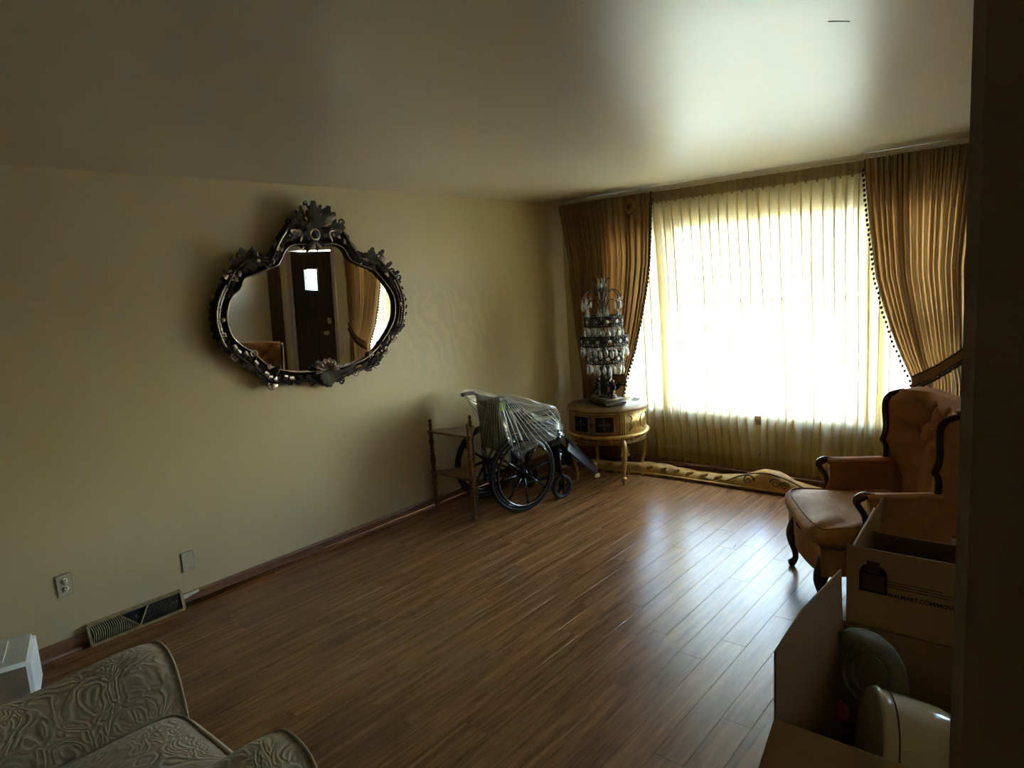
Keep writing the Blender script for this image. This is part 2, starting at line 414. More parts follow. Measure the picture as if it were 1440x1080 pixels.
# floor with separate planks
floor = struct(MB().box((0, YB, -.06), (XR, L, -.010)).build('floor', 'joint'))
PW, PL = .1165, 1.22
pm = MB().box((-PW/2+.0004, -PL/2+.0006, -.0105), (PW/2-.0004, PL/2-.0006, 0)).mesh('plank', 'floor', bevel=.0006, seg=1)
rp = random.Random(3)
ncol = 34
for i in range(ncol):
    x = PW*(i+.5); y = -.1 - rp.random()*PL
    while y < L-.001:
        a, b = max(y, -.1), min(y+PL, L)
        if b-a > .02:
            o = place('plank', pm, floor, (x, (a+b)/2, 0)); o.scale = (1, (b-a)/PL, 1)
        y += PL
e = MB().box((PW*ncol, YB, -.011), (XR, L, 0)).box((0, YB, -.011), (PW*ncol, -.1, 0)).build('floor_extension', 'floor', floor)
# ceiling and walls
ceil = struct(MB().box((-.15, YB-.15, H), (XR+.15, L+.15, H+.12)).build('ceiling', 'ceiling'))
MB().tube([(3.297, 2.298, H-.0004), (3.32, 2.326, H-.0004), (3.342, 2.354, H-.0004)], .0012, 5).build('scratch', 'ink_soft', ceil)
struct(MB().box((-.15, YB-.15, -.06), (0, L+.15, H)).build('wall_left', 'wall'))
WZ0, WZ1 = .51, 2.13
WINS = [('window_1', 1.12, 2.67), ('window_2', .62, .98), ('window_3', 2.81, 3.30)]
DX0, DX1, DZ = 3.92, 4.93, 2.05
b = MB()
y0, y1 = L, L+.15
b.box((0, y0, -.06), (DX0, y1, WZ0)).box((0, y0, WZ1), (DX0, y1, H)).box((DX0, y0, DZ), (XR, y1, H)).box((DX1, y0, -.06), (XR, y1, DZ))
for a, c in ((0, .62), (.98, 1.12), (2.67, 2.81), (3.30, DX0)): b.box((a, y0, WZ0), (c, y1, WZ1))
struct(b.build('wall_back', 'wall'))
struct(MB().box((XR, YB-.15, -.06), (XR+.15, L+.15, H)).build('wall_right', 'wall'))
struct(MB().box((-.15, YB-.15, -.06), (XR+.15, YB, H)).build('wall_rear', 'wall'))
PX = on_plane(1349.5, 540, (0, .80, 0), Vector((0, 1, 0))).x
struct(MB().box((PX, .80, 0), (XR, .93, H)).build('wall_partition', 'partition', bevel=.012, seg=3))
# baseboards with shoe moulding (gap at the floor register)
def baseboard(name, segs, ax):
    root = None
    for k, (a, c) in enumerate(segs):
        p = [(0, 0), (.016, 0), (.016, .062), (.009, .074), (0, .074)]; s = [(.016, 0), (.033, 0), (.031, .012), (.024, .019), (.016, .021)]
        if ax == 'x0': f = lambda t: (lambda u, w: (u, t, w))
        else: f = lambda t: (lambda u, w: (t, L-u, w))
        o = MB().prism(p, f(a), f(c)).build('baseboard' if root else name, 'base', root)
        if root is None: root = struct(o)
        MB().prism(s, f(a), f(c), True).build('shoe_moulding', 'base', root)
    return root
bl = baseboard('baseboard_left', [(YB, 1.008), (1.50, L-.0165)], 'x0')
MB().prism([(1.502, .045), (1.60, .062), (1.60, .0755), (1.502, .0755)], lambda u, w: (.0161, u, w), lambda u, w: (.0168, u, w)).build('chipped_paint', 'torn', bl)
baseboard('baseboard_back', [(0.0, DX0-.09)], 'y')
# windows
def window(name, x0, x1, sash):
    w = .045; r = MB()
    yy0, yy1 = L+.035, L+.10
    for a, c in (((x0, yy0, WZ0), (x0+w, yy1, WZ1)), ((x1-w, yy0, WZ0), (x1, yy1, WZ1)), ((x0+w, yy0, WZ0), (x1-w, yy1, WZ0+w)), ((x0+w, yy0, WZ1-w), (x1-w, yy1, WZ1))): r.box(a, c)
    root = struct(r.build(name, 'white'))
    if sash:
        MB().box((x0+w, yy0+.01, 1.28), (x1-w, yy1-.01, 1.325)).build('meeting_rail', 'white', root)
        MB().box((x0+w, yy0+.03, WZ0+w), (x1-w, yy0+.034, 1.28)).build('pane', 'glass', root)
        MB().box((x0+w, yy0+.03, 1.325), (x1-w, yy0+.034, WZ1-w)).build('pane', 'glass', root)
    else:
        MB().box((x0+w, yy0+.03, WZ0+w), (x1-w, yy0+.034, WZ1-w)).build('pane', 'glass', root)
        MB().box((x0+.70, yy0-.004, 2.075), (x0+.735, yy0, 2.115)).build('latch', 'iron', root)
        for z in (.585, .61): MB().box((x0+w, yy0+.012, z), (x1-w, yy0+.03, z+.010)).build('sash_bead', 'white', root)
    return root
for n, a, c in WINS: window(n, a, c, n != 'window_1')
t = struct(MB().box((.40, L-.045, .475), (3.37, L+.035, .512)).box((.43, L-.018, .43), (3.34, L, .475)).build('trim_1', 'sill', bevel=.004, seg=1))
# door in the window wall, with casing, small pane, deadbolt, knob; mail slot beside it
door = struct(MB().box((DX0+.01, L+.02, .01), (4.29, L+.065, DZ-.01)).box((4.61, L+.02, .01), (DX1-.01, L+.065, DZ-.01))
        .box((4.29, L+.02, .01), (4.61, L+.065, 1.50)).box((4.29, L+.02, 1.80), (4.61, L+.065, DZ-.01)).build('door_1', 'doorwood'))
r = MB()
for a, c in (((4.28, L+.008, 1.485), (4.62, L+.02, 1.51)), ((4.28, L+.008, 1.79), (4.62, L+.02, 1.815)), ((4.28, L+.008, 1.51), (4.305, L+.02, 1.79)), ((4.595, L+.008, 1.51), (4.62, L+.02, 1.79))): r.box(a, c)
r.build('pane_frame', 'darkwood', door)
MB().box((4.30, L+.045, 1.5), (4.60, L+.05, 1.8)).build('pane', 'glass', door)
for k in range(13): MB().bar((4.31, L+.034, 1.515+k*.0225), (4.59, L+.034, 1.515+k*.0225), .016, .002).build('blind_slat', 'blind', door)
MB().box((4.04, L+.006, 1.06), (4.12, L+.02, 1.14)).build('deadbolt', 'brass_old', door, bevel=.006)
MB().lathe([(.001, -.055), (.022, -.05), (.03, -.035), (.022, -.018), (.012, -.012), (.012, 0), (.032, .002), (.032, .008)], 16,
   Matrix.Translation((4.14, L+.012, .93)) @ Matrix.Rotation(-PI/2, 4, 'X')).build('door_knob', 'brass_old', door)
r = MB()
for (a, c) in (((DX0-.07, L-.018, 0), (DX0, L, DZ+.07)), ((DX1, L-.018, 0), (DX1+.07, L, DZ+.07)), ((DX0, L-.018, DZ), (DX1, L, DZ+.07))): r.box(a, c)
r.box((DX0, L-.01, 0), (DX1, L+.12, .018)); r.box((DX0, L, 0), (DX0+.01, L+.1, DZ)).box((DX1-.01, L, 0), (DX1, L+.1, DZ))
struct(r.build('trim_2', 'partition', bevel=.004, seg=1))
struct(MB().box((5.19, L-.02, 0), (5.27, L, DZ+.1)).box((5.27, L-.035, 0), (XR, L, DZ+.1)).build('trim_3', 'casing', bevel=.004, seg=1))
ms = thing('mail_slot', 'painted metal mail slot with hinged flap in the wall beside the dark front door', 'mail slot', (3.77, L, .80))
MB().box((-.045, -.010, -.14), (.045, 0, .14)).build('plate', 'cream_plate', ms, bevel=.004)
MB().box((-.028, -.018, -.11), (.028, -.009, .10)).build('flap', 'cream_plate', ms, bevel=.003)
# ================================================================== OUTSIDE
GZ = -.55
struct(MB().box((-40, L+.15, GZ-.2), (45, 17, GZ)).build('driveway_ground', 'concrete'))
struct(MB().box((-60, 17, GZ-.2), (60, 24, GZ-.02)).build('street_ground', 'asphalt'))
struct(MB().box((-80, 24, GZ-.2), (80, 90, GZ+.02)).build('lawn_ground', 'grass'))
struct(MB().box((XR+.15, -30, GZ-.2), (60, L+.15, GZ)).build('side_yard_ground', 'concrete'))
struct(MB().box((-40, -40, GZ-.2), (-.15, L+.15, GZ)).build('back_yard_ground', 'grass'))
car = thing('parked_car', 'blue silver car parked on the concrete outside the sheer curtains', 'car', (-1.0, 10.6, GZ), math.radians(8))
prof = [(-2.2, .35), (-2.25, .62), (-2.1, .86), (-1.35, .93), (-.75, 1.36), (.75, 1.40), (1.5, 1.0), (2.15, .92), (2.25, .6), (2.2, .35)]
def body(p, w0, w1):
    r = MB(); n = len(p)
    pr = lambda s: (lambda u, w: (u, s*(w0 if w < .95 else w0-(w-.95)*.45), w))
    r.prism(p, pr(-1), pr(1)); return r
body(prof, .87, .6).build('body', 'carpaint', car, bevel=.06, seg=3)
for s in (-1, 1):
    for p in ([(-1.2, .98), (-.70, 1.30), (-.05, 1.33), (-.05, .98)], [(.03, .98), (.03, 1.33), (.68, 1.33), (1.25, 1.0)]):
        MB().prism(p, lambda u, w: (u, s*(.872-(w-.95)*.45 if w > .95 else .872), w), lambda u, w: (u, s*(.88-(w-.95)*.45), w)).build('side_window', 'carglass', car)
    for x in (-1.4, 1.4):
        w = MB().lathe([(.2, -.1), (.33, -.1), (.345, -.07), (.345, .07), (.33, .1), (.2, .1)], 24, Matrix.Translation((x, s*.80, .34)) @ Matrix.Rotation(PI/2, 4, 'X')).build('wheel', 'rubber', car)
        MB().lathe([(.001, -.085), (.07, -.09), (.2, -.1), (.21, .1), (.001, .09)], 18, Matrix.Translation((x, s*.80, .34)) @ Matrix.Rotation(PI/2, 4, 'X')).build('hubcap', 'chrome', w)
    MB().ball((-2.17, s*.62, .70), (.08, .16, .08)).build('headlight', 'lamp_lens', car)
    MB().ball((2.17, s*.66, .76), (.06, .14, .09)).build('taillight', 'red', car)
MB().prism([(-1.30, .95), (-.78, 1.33)], lambda u, w: (u-.01, -.66, w+.02), lambda u, w: (u-.01, .66, w+.02)) if False else None
MB().add([(-1.31, -.72, .97), (-1.31, .72, .97), (-.80, .60, 1.35), (-.80, -.60, 1.35)], [(0, 1, 2, 3)]).build('windscreen', 'carglass', car)
house = thing('far_house', 'pale house with grey roof beyond the lawn across the street', 'house', (-9, 46, GZ))
MB().box((-7, 0, 0), (7, 8, 3)).build('wall', 'siding', house)
MB().prism([(-7.6, 2.9), (0, 5.4), (7.6, 2.9)], lambda u, w: (u, -.6, w), lambda u, w: (u, 8.6, w)).build('roof', 'roofing', house)
for x in (-4.6, 3.2): 
    w = MB().box((x, -.06, 1), (x+1.6, 0, 2.3)).build('window', 'white', house)
    MB().box((x+.1, -.08, 1.1), (x+1.5, -.06, 2.2)).build('pane', 'carglass', w)
MB().box((-.5, -.06, 0), (.5, 0, 2.1)).build('door', 'doorwood', house)
def tree(loc, h, r, seed, label):
    t = thing('street_tree', label, 'tree', loc); rr = random.Random(seed)
    MB().tube([(0, 0, -.1), (.05, 0, h*.3), (0, .05, h*.65)], [.22, .17, .1], 8).build('trunk', 'bark', t)
    b = MB()
    for k in range(26):
        a = rr.random()*2*PI; q = rr.random()**.5*r; z = h*.62+(rr.random()-.4)*r*1.1
        b.ball((q*math.cos(a), q*math.sin(a), z), r*(.28+.2*rr.random()), 8, 6)
    b.build('crown', 'leaf', t)
tree((-3.5, 33, GZ), 7, 2.6, 1, 'round leafy tree on the lawn nearest the pale far house')
tree((-22, 36, GZ), 8, 3.0, 2, 'larger leafy tree standing alone on the far lawn')
# ================================================================== BLINDS AND CURTAINS
bt = thing('mini_blind', 'white mini blind half lowered in the wide middle window', 'blind', (1.895, L+.02, 1.44))
zb, zt = 1.44, 2.10
slat = MB().grid(1, 3, lambda u, v: ((u-.5)*1.44, (v-.5)*.010, .002*math.cos((v-.5)*PI)+(v-.5)*.0275)).mesh('slat', 'blind')
ns = 27
for k in range(ns): place('slat', slat, bt, (0, 0, .03+k*(zt-zb-.05)/(ns-1)))
MB().box((-.725, -.013, 0), (.725, .013, .018)).build('bottom_rail', 'white', bt, bevel=.003)
MB().box((-.735, -.016, zt-zb-.01), (.735, .016, zt-zb+.025)).build('head_rail', 'white', bt)
for x in (-.5, 0, .5): MB().tube([(x, -.014, 0), (x, -.014, zt-zb)], .0012, 5).build('ladder_cord', 'white', bt)

track = thing('curtain_track', 'long cream metal curtain rail fixed under the ceiling above the drapes', 'curtain rail', (0, L-.10, H))
MB().box((.05, -.02, -.030), (3.58, .02, -.004)).build('rail', 'cream_plate', track, bevel=.003)
MB().box((.05, -.075, -.028), (3.58, -.045, -.004)).build('front_rail', 'cream_plate', track, bevel=.003)
for x in (.08, .95, 1.85, 2.68, 3.5): MB().box((x, -.08, -.034), (x+.03, .10, 0)).build('bracket', 'cream_plate', track)

def sheer(name, label, xl, xr, per, seed, ztop=2.405, zbot=.065):
    rr = random.Random(seed); root = thing(name, label, 'curtain', ((xl(0)+xr(0))/2, L-.072, zbot), 0)
    cx = root.location.x; w0 = xr(1)-xl(1); nf = max(2, round(w0/per))
    ph = [rr.uniform(-.28, .28) for _ in range(nf+2)]; am = [rr.uniform(.6, 1.25) for _ in range(nf+2)]; dr = [rr.uniform(-.35, .35) for _ in range(nf+2)]
    nu, nv = nf*12, 34
    def fn(z0, z1, off):
        def f(u, v):
            z = z0+(z1-z0)*v; t = (z-zbot)/(ztop-zbot)
            s = u*nf; i = int(min(s, nf-1e-6)); fr = s-i
            q = lambda arr: arr[i]*(1-fr)+arr[i+1]*fr
            g = 2*PI*(s+q(ph)*(1-t*.8))+q(dr)*(1-t)*2
            a = .034*q(am)*(1-.35*sstep(.85, 1, t))
            x = xl(t)+(xr(t)-xl(t))*u+.0175*math.sin(2*g)*(.45+.55*t)
            y = a*math.sin(g)+.007*math.sin(2.7*g+3*t)*(1-t)
            return (x-cx, y+off, z-zbot)
        return f
    MB().grid(nu, nv, fn(zbot+.09, ztop-.085, 0)).build('cloth', 'sheer', root)
    MB().grid(nu, 4, fn(zbot, zbot+.10, 0)).build('hem', 'hem', root)
    MB().grid(nu, 3, fn(ztop-.09, ztop, 0)).build('header', 'header', root)
    pin = MB().tube([(0, -.012, 0), (0, -.022, .03), (0, -.006, .055)], .006, 6).mesh('pleat_pinch', 'header')
    for k in range(nf): place('pleat_pinch', pin, root, (xl(1)+w0*(k+.25)/nf-cx, -.02, ztop-.105-zbot))
    return root
lerp = lambda tab: (lambda t: interp(tab, t))
sheer('sheer_curtain', 'cream sheer curtain panel hanging behind the round gilt cabinet', lerp([(0, .50), (1, .42)]),
      lerp([(0, 1.905), (.04, 1.895), (.18, 1.865), (.42, 1.89), (.66, 1.905), (.9, 1.88), (1, 1.88)]), .079, 4)
sheer('sheer_curtain', 'cream sheer curtain panel hanging behind the rust velvet wing chair', lerp([(0, 1.945), (.18, 1.955), (.42, 1.94), (.66, 1.905), (.9, 1.885), (1, 1.885)]),
      lerp([(0, 3.2), (1, 3.3)]), .077, 9)

def drape(name, label, inner, outer, tie, seed, nf, y0, ztop=2.40, zbot=.03, side=1, u0=.05):
    # inner / outer: x of the two edges against z ; tie: (z_inner, z_outer)
    rr = random.Random(seed); cx = outer(1.2)*.5+inner(1.2)*.5
    root = thing(name, label, 'curtain', (cx, y0, zbot)); 
    ph = [rr.uniform(-.4, .4) for _ in range(nf+2)]; am = [rr.uniform(.45, 1.3) for _ in range(nf+2)]
    nu, nv = nf*11, 64
    def pt(u, z, off=0):
        s = u*nf; i = int(min(s, nf-1e-6)); fr = s-i
        q = lambda arr: arr[i]*(1-fr)+arr[i+1]*fr
        zt = tie[0]*u+tie[1]*(1-u)
        near = math.exp(-((z-zt)/.16)**2)
        a = .030*q(am)*(1-.55*near)*(1-.45*sstep(ztop-.14, ztop, z))
        g = 2*PI*(s+q(ph)*.7)
        x = outer(z)+(inner(z)-outer(z))*u
        wid = abs(inner(z)-outer(z))/nf
        x += .22*wid*math.sin(2*g)
        y = -a*(math.sin(g)+.35*math.sin(2.1*g+1)) - .045*near*math.sin(PI*u)
        return (x-cx, y+off, z-zbot)
    # rows follow the tie line so the folds gather there
    MB().grid(nu, nv, lambda u, v: pt(u, zbot+(ztop-.09-zbot)*v)).build('cloth', 'drape', root)
    MB().grid(nu, 4, lambda u, v: pt(u, ztop-.095+.095*v, -.003)).build('header', 'header', root)
    # ball fringe down the inner edge
    b = MB(); z = zbot+.04
    b.tube([Vector(pt(1, zbot+(ztop-zbot)*k/50))+Vector((0, -.004, 0)) for k in range(51)], .006, 5)
    while z < ztop-.02:
        p = Vector(pt(1, z)); jit = R_.uniform(-.004, .004)
        b.tube([p, p+Vector((side*.010, -.006, -.010))], .002, 4); b.ball(p+Vector((side*.014+jit, -.008, -.018)), (.0095, .0095, .012), 6, 4)
        z += .034
    b.build('ball_fringe', 'fringe', root, kind='stuff')
    # tieback band round the gathered cloth, with its own fringe
    pts = []
    for k in range(25):
        u = u0+(1-u0)*k/24; zt = tie[0]*u+tie[1]*(1-u)-.03*math.sin(PI*u)
        p = Vector(pt(u, zt)); pts.append(Vector((p.x, -.040*math.sin(PI*u)-.030, zt-zbot)))
    back = [Vector((p.x, .075 if 0 < i < 24 else .03, p.z)) for i, p in enumerate(pts)][::-1]
    band = MB()
    def ring(off, h0, h1, r):
        n = len(pts)
        vs = []
        for p in pts: vs += [(p.x, p.y+off, p.z+h0), (p.x, p.y+off, p.z+h1)]
        fs = [(2*i, 2*i+2, 2*i+3, 2*i+1) for i in range(n-1)]
        band.add(vs, fs, True)
    ring(0, -.035, .035, 0); ring(-.006, -.033, .033, 0)
    tb = band.build('tieback', 'drape', root)
    b = MB(); b.tube([p+Vector((0, -.008, .036)) for p in pts], .006, 5); b.tube([p+Vector((0, -.008, -.036)) for p in pts], .006, 5)
    for k in range(0, 49):
        f = k/48*24; i = int(min(f, 23)); p = pts[i].lerp(pts[i+1], f-i)
        b.ball(p+Vector((0, -.010, -.055)), (.009, .009, .012), 6, 4)
    b.build('tieback_fringe', 'fringe', tb, kind='stuff')
    return root
lin = lerp([(.03, .78), (.60, .72), (.79, .755), (1.04, .86), (1.32, .94), (1.57, 1.0), (1.81, 1.045), (2.1, 1.065), (2.37, 1.08)])
lout = lerp([(.03, .30), (.58, .27), (.8, .26), (1.26, .215), (1.87, .18), (2.39, .10)])
dl = drape('drape', 'gold satin drape tied back behind the crystal lamp in the room corner', lin, lout, (.80, .86), 11, 17, L-.165, side=1, u0=.42)
rin = lerp([(.03, 3.0), (.62, 3.0), (.87, 3.02), (1.09, 2.925), (1.22, 2.88), (1.39, 2.83), (1.59, 2.78), (1.89, 2.745), (2.13, 2.72), (2.39, 2.70)])
rout = lerp([(.03, 3.42), (1.0, 3.38), (1.65, 3.38), (2.39, 3.46)])
drape('drape', 'gold satin drape tied back behind the rust velvet wing chair', rin, rout, (.87, 1.12), 23, 19, L-.165, side=-1)
# loose knot of cloth pinned near the top of the corner drape
kn = MB()
kn.tube(spline([(.0, 0, .02), (.05, -.03, .05), (.09, -.02, 0), (.05, -.035, -.05), (.01, -.02, -.02)], 6), .022, 7, True)
kn.tube(spline([(.06, -.02, .0), (.085, -.03, -.06), (.10, -.02, -.13)], 6), [.02]*12+[.008], 7)
kn.build('pinned_knot', 'drape', dl, (.84-dl.location.x, -.03, 2.30-.03))

# ================================================================== CORNICE LYING ON THE FLOOR
cz = thing('window_cornice', 'gold quilted cornice with scroll crest lying on the floor below the curtains', 'cornice', (0, 5.10, 0))
def cor_h(x):
    return .075+.075*math.exp(-((x-2.12)/.17)**2)+.012*math.sin(x*7)
def cor(u, v):
    x = .48+(3.05-.48)*u; h = cor_h(x); w = .085-.03*sstep(2.3, 2.9, x)
    k = sstep(0, .015, u)*sstep(0, .015, 1-u)
    a = PI*v; q = .010*abs(math.sin(x*16+v*7))*math.sin(a)
    return (x, -math.cos(a)*w*(.4+.6*k)*(1 if math.cos(a) > 0 else .7)+.08*sstep(1.2, .5, x)*-1, max(.002, (math.sin(a)**.7*h+q)*(.3+.7*k)))
MB().grid(150, 20, cor).build('quilted_body', 'cornice', cz)
b = MB()
for s, o in ((1, 0), (1, .004)): b.tube([(.5+(2.5)*k/60, -.088+.03*sstep(2.3, 2.9, .5+2.5*k/60)-.08*sstep(1.2, .5, .5+2.5*k/60), .014+o) for k in range(61)], .012, 6)
b.build('front_roll', 'cornice', cz)
def spiral(c, r0, turns, sgn, yo, w=.007, rise=0):
    return [(c[0]+sgn*r0*(1-.85*k/30)*math.cos(2*PI*turns*k/30+rise), yo-.01*k/30, c[1]+r0*(1-.85*k/30)*math.sin(2*PI*turns*k/30+rise)) for k in range(31)]
for c, r0, sg in (((1.96, .082), .045, 1), ((2.17, .084), .042, -1), ((2.235, .072), .034, 1)):
    MB().tube(spiral(c, r0, 1.6, sg, -.075), [.007-.004*k/30 for k in range(31)], 6).build('scroll', 'cornice_line', cz)
MB().tube(spline([(1.78, -.085, .05), (1.88, -.075, .10), (1.99, -.06, .135), (2.12, -.055, .145), (2.25, -.06, .12), (2.38, -.075, .075)], 8), .006, 6).build('crest_braid', 'cornice_line', cz)
cz_leaf = []
# ================================================================== SMALL WALL FITTINGS
def plate(name, label, cat, loc, rotz, outlet):
    t = thing(name, label, cat, loc, rotz)
    MB().box((-.006, -.036, -.058), (0, .036, .058)).build('cover_plate', 'cream_plate', t, bevel=.003)
    if outlet:
        for z in (-.021, .021):
            s = MB().lathe([(.0155, -.0075), (.0165, -.006), (.0165, -.004)], 18, Matrix.Translation((0, 0, z)) @ Matrix.Rotation(PI/2, 4, 'Y')).build('socket', 'ivory', t)
            MB().box((-.0085, -.008, z-.001), (-.007, -.005, z+.009)).build('slot', 'black_hole', s)
            MB().box((-.0085, .005, z-.001), (-.007, .008, z+.009)).build('slot', 'black_hole', s)
            MB().box((-.0085, -.002, z-.010), (-.007, .002, z-.006)).build('slot', 'black_hole', s)
    for z in ((0,) if outlet else (-.042, .042)): MB().ball((-.0065, 0, z), (.0015, .003, .003), 8, 4).build('screw', 'brass_old', t)
plate('wall_outlet', 'cream double wall outlet above the brass floor register', 'outlet', (0, .952, .357), PI, True)
plate('blank_wall_plate', 'cream blank wall plate with two screws beyond the brass floor register', 'wall plate', (0, 1.568, .257), PI, False)
plate('wall_outlet', 'cream outlet low on the window wall behind the sheer curtain', 'outlet', (2.06, L, .325), PI/2, True)
MB().tube(spline([(1.80, L-.012, .09), (1.87, L-.012, .15), (1.96, L-.012, .235), (2.03, L-.012, .31)], 6), .004, 6).build('cord', 'wire')
tag(bpy.data.objects['cord'], 'thin dark cord running diagonally up the wall under the window sill', 'cord')
# register
vt = thing('floor_register', 'tarnished brass baseboard register with black louvres and a triangular middle', 'vent', (.002, 1.255, 0))
Wd = .24
fr = MB()
sl = lambda z: .045-.028*z/.112      # face leans back
for a, c in (((-Wd, .0), (Wd, .0)), ((-Wd, .112), (Wd, .112)), ((-Wd, .0), (-Wd, .112)), ((Wd, .0), (Wd, .112))):
    fr.bar((sl(a[1]), a[0], max(.006, a[1]-.006 if a[1] else .006)), (sl(c[1]), c[0], max(.006, c[1]-.006 if c[1] else .006)), .014, .012)
fr.box((0, -Wd, .104), (.02, Wd, .114))
fr.build('frame', 'brass_old', vt)
MB().prism([(0, 0), (.036, 0), (.010, .104), (0, .104)], lambda u, w: (u, -Wd, w), lambda u, w: (u, Wd, w)).build('box', 'black_hole', vt)
for a, c in (((-.085, .100), (0, .012)), ((.06, .100), (0, .012))):
    MB().bar((sl(a[1])-.002, a[0], a[1]), (sl(c[1])-.002, c[0], c[1]), .008, .006).build('divider', 'brass_old', vt)
def fin(y, z0, z1, bow):
    return MB().tube([(sl(z0+(z1-z0)*t)-.004, y+bow*math.sin(PI*t), z0+(z1-z0)*t) for t in (0, .2, .4, .6, .8, 1)], .0022, 5)
for k in range(22):
    y = -.228+k*.0105
    lim = .100 if y < -.085 else .100-(y+.085)/.085*.088
    if lim > .02: fin(y, .012, lim, .010).build('louvre', 'brass_old', vt)
for k in range(24):
    y = .228-k*.0095
    lim = .100 if y > .06 else .012+y/.06*.088
    if lim > .02: fin(y, .012, lim, .010).build('louvre', 'pewter', vt)
MB().tube([(.030, -.012, .078), (.040, -.012, .072), (.042, -.012, .058)], .003, 6).build('lever', 'chrome', vt)
# ================================================================== MIRROR
KP = [((570,70),(570,308)),((650,105),(640,298)),((695,165),(685,305)),((730,225),(712,325)),((765,285),(735,365)),((800,318),(765,385)),
((840,318),(810,405)),((890,325),(855,425)),((935,385),(885,455)),((975,425),(912,488)),((1005,490),(940,530)),((1024,570),(955,580)),
((1022,640),(952,650)),((1005,710),(930,705)),((965,760),(900,755)),((925,830),(862,805)),((880,905),(800,855)),((800,925),(730,882)),
((735,950),(680,893)),((680,990),(640,897)),((630,1015),(600,903)),((560,985),(540,912)),((470,992),(470,913)),((420,985),(410,903)),
((370,1012),(365,890)),((320,985),(330,873)),((280,940),(300,850)),((220,905),(255,812)),((165,865),(205,780)),((110,820),(172,750)),
((78,765),(150,705)),((55,690),(139,640)),((52,610),(146,590)),((70,535),(168,542)),((95,465),(205,512)),((130,410),(225,462)),
((165,350),(275,445)),((215,318),(315,428)),((280,325),(350,412)),((325,340),(385,398)),((355,300),(402,370)),((385,235),(418,335)),
((430,165),(445,308)),((490,100),(500,300))]
TILT = math.radians(1.9)
mir = thing('wall_mirror', 'large wall mirror in an ornate dark carved rococo frame', 'mirror', (.022, 2.65, 1.09))
mir.rotation_euler = (0, TILT, 0)
MW = Matrix.Translation(mir.location) @ Matrix.Rotation(TILT, 4, 'Y'); MI = MW.inverted()
mn = (MW.to_3x3() @ Vector((1, 0, 0)))
def mpt(zx, zy, d=.045):
    P0 = MW @ Vector((d, 0, 0)); q = MI @ on_plane(280+zx/3.484, 260+zy/3.484, P0, mn); return Vector((q.y, q.z))
OUT = [mpt(*o) for o, i in KP]; INN = [mpt(*i, d=.03) for o, i in KP]
OS = [Vector((p.x, p.y, 0)) for p in OUT]; IS = [Vector((p.x, p.y, 0)) for p in INN]
OS = [Vector((p.x, p.y)) for p in spline(OS, 6, True)]; IS = [Vector((p.x, p.y)) for p in spline(IS, 6, True)]
n = len(OS)
glass = MB()
gp = [(p.x+(q.x-p.x)*.12, p.y+(q.y-p.y)*.12) for p, q in zip(IS, OS)]
glass.prism(gp, lambda u, w: (.004, u, w), lambda u, w: (.012, u, w)); glass.build('glass', 'mirror', mir)
bk = MB(); bk.prism([(p.x+(q.x-p.x)*.7, p.y+(q.y-p.y)*.7) for p, q in zip(IS, OS)], lambda u, w: (-.012, u, w), lambda u, w: (.003, u, w)); bk.build('backing', 'frame', mir)
def strip(name, prof, mat):
    b = MB(); m_ = len(prof)
    vs = []; fs = []
    for i in range(n):
        for t, h in prof:
            p = IS[i].lerp(OS[i], t); vs.append((h, p.x, p.y))
    for i in range(n):
        j = (i+1) % n
        for k in range(m_-1): fs.append((i*m_+k, j*m_+k, j*m_+k+1, i*m_+k+1))
    b.add(vs, fs, True); return b.build(name, mat, mir)
strip('inner_moulding', [(0, .010), (.0, .030), (.04, .036), (.09, .034), (.13, .022), (.2, .016)], 'frame')
strip('cove_moulding', [(.18, .012), (.26, .020), (.36, .022), (.46, .030), (.52, .042), (.6, .050), (.68, .046), (.74, .035), (.78, .012), (.78, .0)], 'frame')
# raised lips and bead rows
def ring_pts(t, h, a=0, bb=None):
    return [(h, (IS[i].lerp(OS[i], t)).x, (IS[i].lerp(OS[i], t)).y) for i in range(a, bb or n)]
MB().tube(ring_pts(.05, .037), .0045, 6, True).build('inner_lip', 'frame_hi', mir)
for a, bb in ((50, 78), (174, 204), (10, 26), (240, 258)):
    MB().tube(ring_pts(.66, .050, a, bb), .006, 6).build('outer_lip', 'frame_hi', mir)
    MB().tube(ring_pts(.42, .030, a, bb), .005, 6).build('rib', 'frame_hi', mir)
bead = MB().ball((0, 0, 0), (.005, .009, .009), 8, 5).mesh('bead', 'frame_hi')
for a, bb in ((56, 76), (178, 202)):
    for i in range(a, bb):
        p = IS[i].lerp(OS[i], .53); place('bead', bead, mir, (.044, p.x, p.y))
